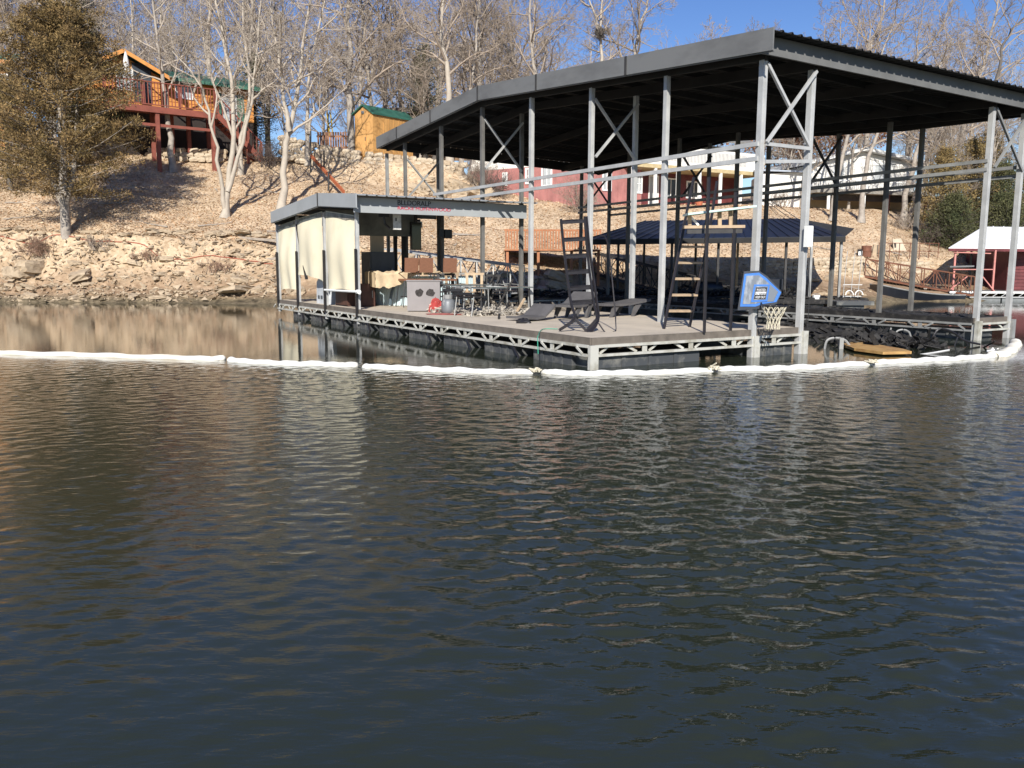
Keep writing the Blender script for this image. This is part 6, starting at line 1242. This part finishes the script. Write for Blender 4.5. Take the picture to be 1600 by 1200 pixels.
# --- evergreens: limbs plus leafy sprays
def cedar(label, base, h_, rad, seed, material, trunk_m=bark_g, low=.22, n=36000, name='cedar_tree', lean=(0, 0), forked=False, shape=.8, group=None, clump=.42, round_=False):
    rg = np.random.default_rng(seed); t = thing(name, label, 'tree', base, 0, group); tm = TM()
    P = interp_path([(0, 0, -.2), (lean[0]*.3, lean[1]*.3, h_*.35), (lean[0]*.7, lean[1]*.7, h_*.7), (lean[0], lean[1], h_*.97)], 10); tm.tube(P, h_*.021*(1-.85*np.linspace(0, 1, 10))+.02, 8)
    if forked:
        for sx in (-.9, .8): Q_ = interp_path([(0, 0, h_*.13), (sx*.5, .1, h_*.24), (sx*.9, .1, h_*.45), (sx*1.1, .2, h_*.7)], 9); tm.tube(Q_, h_*.016*(1-.8*np.linspace(0, 1, 9))+.015, 6)
    nl = 150; tips = []; ctr = []
    for j in range(nl):
        z = h_*(low+(1-low)*((j+.5)/nl)**.9); q = np.array([np.interp(z, P[:, 2], P[:, 0]), np.interp(z, P[:, 2], P[:, 1]), z*.97]); f_ = (z/h_-low)/(1-low)
        R_ = rad*((min(1, .62+f_*2.2) if f_ < .2 else (1-((f_-.2)/.8)**(1/shape*1.0))**.75) if not round_ else (max(.02, 1-(abs(f_-.25)/(.45 if f_ < .25 else .8))**1.6))**.6)*rg.uniform(.7, 1.08)+.15; th = j*2.399+rg.uniform(-.3, .3)
        e = q+np.array([cos(th)*R_, sin(th)*R_, R_*rg.uniform(.05, .5)-.1]); m_ = (q+e)/2+[0, 0, -R_*.06]; L3 = interp_path([q, m_, e], 5); tm.tube(L3, np.linspace(.035, .01, 5), 3)
        for s in np.linspace(.3, 1, 5): ctr.append((q+(e-q)*s+rg.normal(0, .10, 3), .22+.26*R_/rad*(1.1-.4*s)))
    link('trunk', tm.mesh('trunk', trunk_m), t)
    ctr_p = np.array([c[0] for c in ctr]); ctr_r = np.array([c[1] for c in ctr]); sel = rg.integers(0, len(ctr_p), n)
    off = rg.normal(size=(n, 3)); off /= np.linalg.norm(off, axis=1)[:, None]; off *= (rg.random(n)**.5)[:, None]*ctr_r[sel][:, None]*clump*2.0; off[:, 2] *= .75
    C_ = ctr_p[sel]+off; d = off*1.+rg.normal(0, .12, (n, 3))+[0, 0, .10]; d /= np.linalg.norm(d, axis=1)[:, None]+1e-9
    s_ = rg.uniform(.06, .17, n)[:, None]; sd = np.cross(d, rg.normal(size=(n, 3))); sd /= np.linalg.norm(sd, axis=1)[:, None]+1e-9; wv = sd*s_*.10
    V = np.stack([C_-wv, C_+d*s_*.55-wv*1.4, C_+d*s_, C_+d*s_*.45+wv*1.5], 1).reshape(-1, 3); link('crown', quads_mesh('crown', V, material), t); return t
Yc = 38.6; B_ = gp(105, 382, Yc); B_[2] = tzs(B_[0], B_[1])-.05
cedar('big brown green cedar with a split trunk on the left bank', B_, 9.9, 3.4, 1, cedar_r, bark_g, .17, 100000, forked=True, lean=(.3, .0), clump=.46, round_=True)
B_ = gp(130, 260, 47.5); B_[2] = tzs(B_[0], B_[1]); cedar('darker tall cedar standing behind the big left one', B_, 10.6, 2.3, 2, cedar_g, bark_d, .12, 24000)
B_ = gp(14, 250, 44); B_[2] = tzs(B_[0], B_[1]); cedar('low cedar at the left picture edge', B_, 5.6, 2.3, 3, cedar_m, bark_d, .1, 16000)
for k, (px, Y, h_, r_, mm, lab) in enumerate(((1462, 50.5, 5.6, 1.5, cedar_m, 'dark cedar nearest the leaning trunks on the right slope'), (1505, 52, 6.3, 1.8, cedar_m, 'brownish cedar in the middle of the right slope'), (1552, 51.5, 5.6, 2.0, cedar_g, 'broad cedar behind the white roofed dock'), (1600, 53, 6.6, 2.3, cedar_m, 'tall brown cedar at the right picture edge'), (1530, 57, 7.0, 2.0, cedar_m, 'cedar top showing above the other right hand cedars'), (1480, 48.8, 3.2, 1.5, cedar_g, 'small dark cedar low on the right slope'), (1560, 49.5, 4.0, 1.8, cedar_g, 'bushy low cedar right behind the white roof'))):
    x = (px-800)/FPX*Y*.995; cedar(lab, (x, Y, tzs(x, Y)-.1), h_, r_, 10+k, mm, bark_d, .04, 18000)
for px, Y, h_, lab in ((410, 56, 6.5, 'dark pointed cedar at the right corner of the cabin'), (668, 58, 8.0, 'dull green cedar among the bare trees by the roof end'), (655, 64, 8, 'evergreen farther back beyond the dark shelter'), (664, 66, 6, 'faint evergreen top far behind the dark shelter')):
    x = (px-800)/FPX*Y; cedar(lab, (x, Y, tzs(x, Y)-.1), h_, 1.5, int(px), cedar_g, bark_d, .1, 9000)
# brown leaved oak
Y = 60; x = (1235-800)/FPX*Y; rg = np.random.default_rng(3); t = bare_tree([np.array([x, Y, tzs(x, Y)-.2]), np.array([x, Y, tzs(x, Y)+3]), np.array([x+.2, Y, tzs(x, Y)+7.6])], .25, 77, bark_d, twig_m, 12, 3.2, .2, name='oak_tree', label='oak still holding rust brown leaves above the low white building')
n = 9000; cc = rg.normal(size=(60, 3))*[1.7, 1.2, 1.35]+[0.1, 0, 5.4]; C_ = cc[rg.integers(0, 60, n)]+rg.normal(0, .33, (n, 3)); ex = rg.normal(size=(n, 3)); ex /= np.linalg.norm(ex, axis=1)[:, None]; ey = np.cross(ex, rg.normal(size=(n, 3))); ey /= np.linalg.norm(ey, axis=1)[:, None]; s_ = rg.uniform(.05, .11, n)[:, None]
link('leaves', quads_mesh('leaves', np.stack([C_-ex*s_, C_-ey*s_*.7, C_+ex*s_, C_+ey*s_*.7], 1).reshape(-1, 3), oak_leaf), t)
# brush: tangled shrubs
def shrub(label, px, Y, w_, h_, seed, material=twig_m, group=None, n=26):
    rg = np.random.default_rng(seed); x = (px-800)/FPX*Y; z = tzs(x, Y); tm = TM()
    for j in range(n):
        th = rg.uniform(0, 6.3); q = np.array([rg.normal(0, w_*.2), rg.normal(0, .25), 0]); grow(tm, rg, q, np.array([cos(th)*.6, sin(th)*.5, 1.])/1.2, h_*rg.uniform(.6, 1.1), .018, 1, 3, (0, 5, 4), .2, .02, .008)
    t = thing('shrub', label, 'shrub', (x, Y, z), 0, group); link('stems', tm.mesh('stems', material), t)
red_tw = mat('reddish twigs', (.30, .19, .13), .9, 0, .2, 2)
shrub('tangle of reddish brush left of the cedar foot boulder', 72, 37.9, 1.6, .8, 1, red_tw, n=40); shrub('reddish dry brush tuft low on the right of the left bank', 345, 37.5, 1.0, .5, 2, red_tw)
shrub('grey brush tuft right of the cedar trunk', 160, 38.2, 1.2, .55, 3); shrub('dry brush on the middle of the left bank', 238, 38.0, 1.4, .5, 4, red_tw)
shrub('bare shrub at the left end of the red house', 745, 50, 1.6, 1.8, 5, n=40); shrub('dark bare shrub beside the outcrop', 770, 49.5, 1.4, 1.4, 6, mat('dark twigs', (.13, .10, .085), .9), n=40)
shrub('bare shrub hanging before the red house wall', 905, 48.5, 1.6, 1.9, 7, n=30); shrub('dark shrub at the foot of the cabin stairs', 432, 50, 1.2, 1.4, 8, mat('dark twigs', (.13, .10, .085), .9), n=40)
shrub('low bare brush below the white house', 1400, 50.5, 1.6, .8, 9, n=24); shrub('thin brush at the corner of the low white building', 1210, 51.5, 2.4, .9, 10, n=30); shrub('dark brush behind the slope by the right cedars', 1445, 49, 1.6, 1.2, 11, mat('dark twigs', (.13, .10, .085), .9), n=30)
print('branches', NB[0], 'tris', sum(len(m_.polygons)*2 for m_ in bpy.data.meshes))
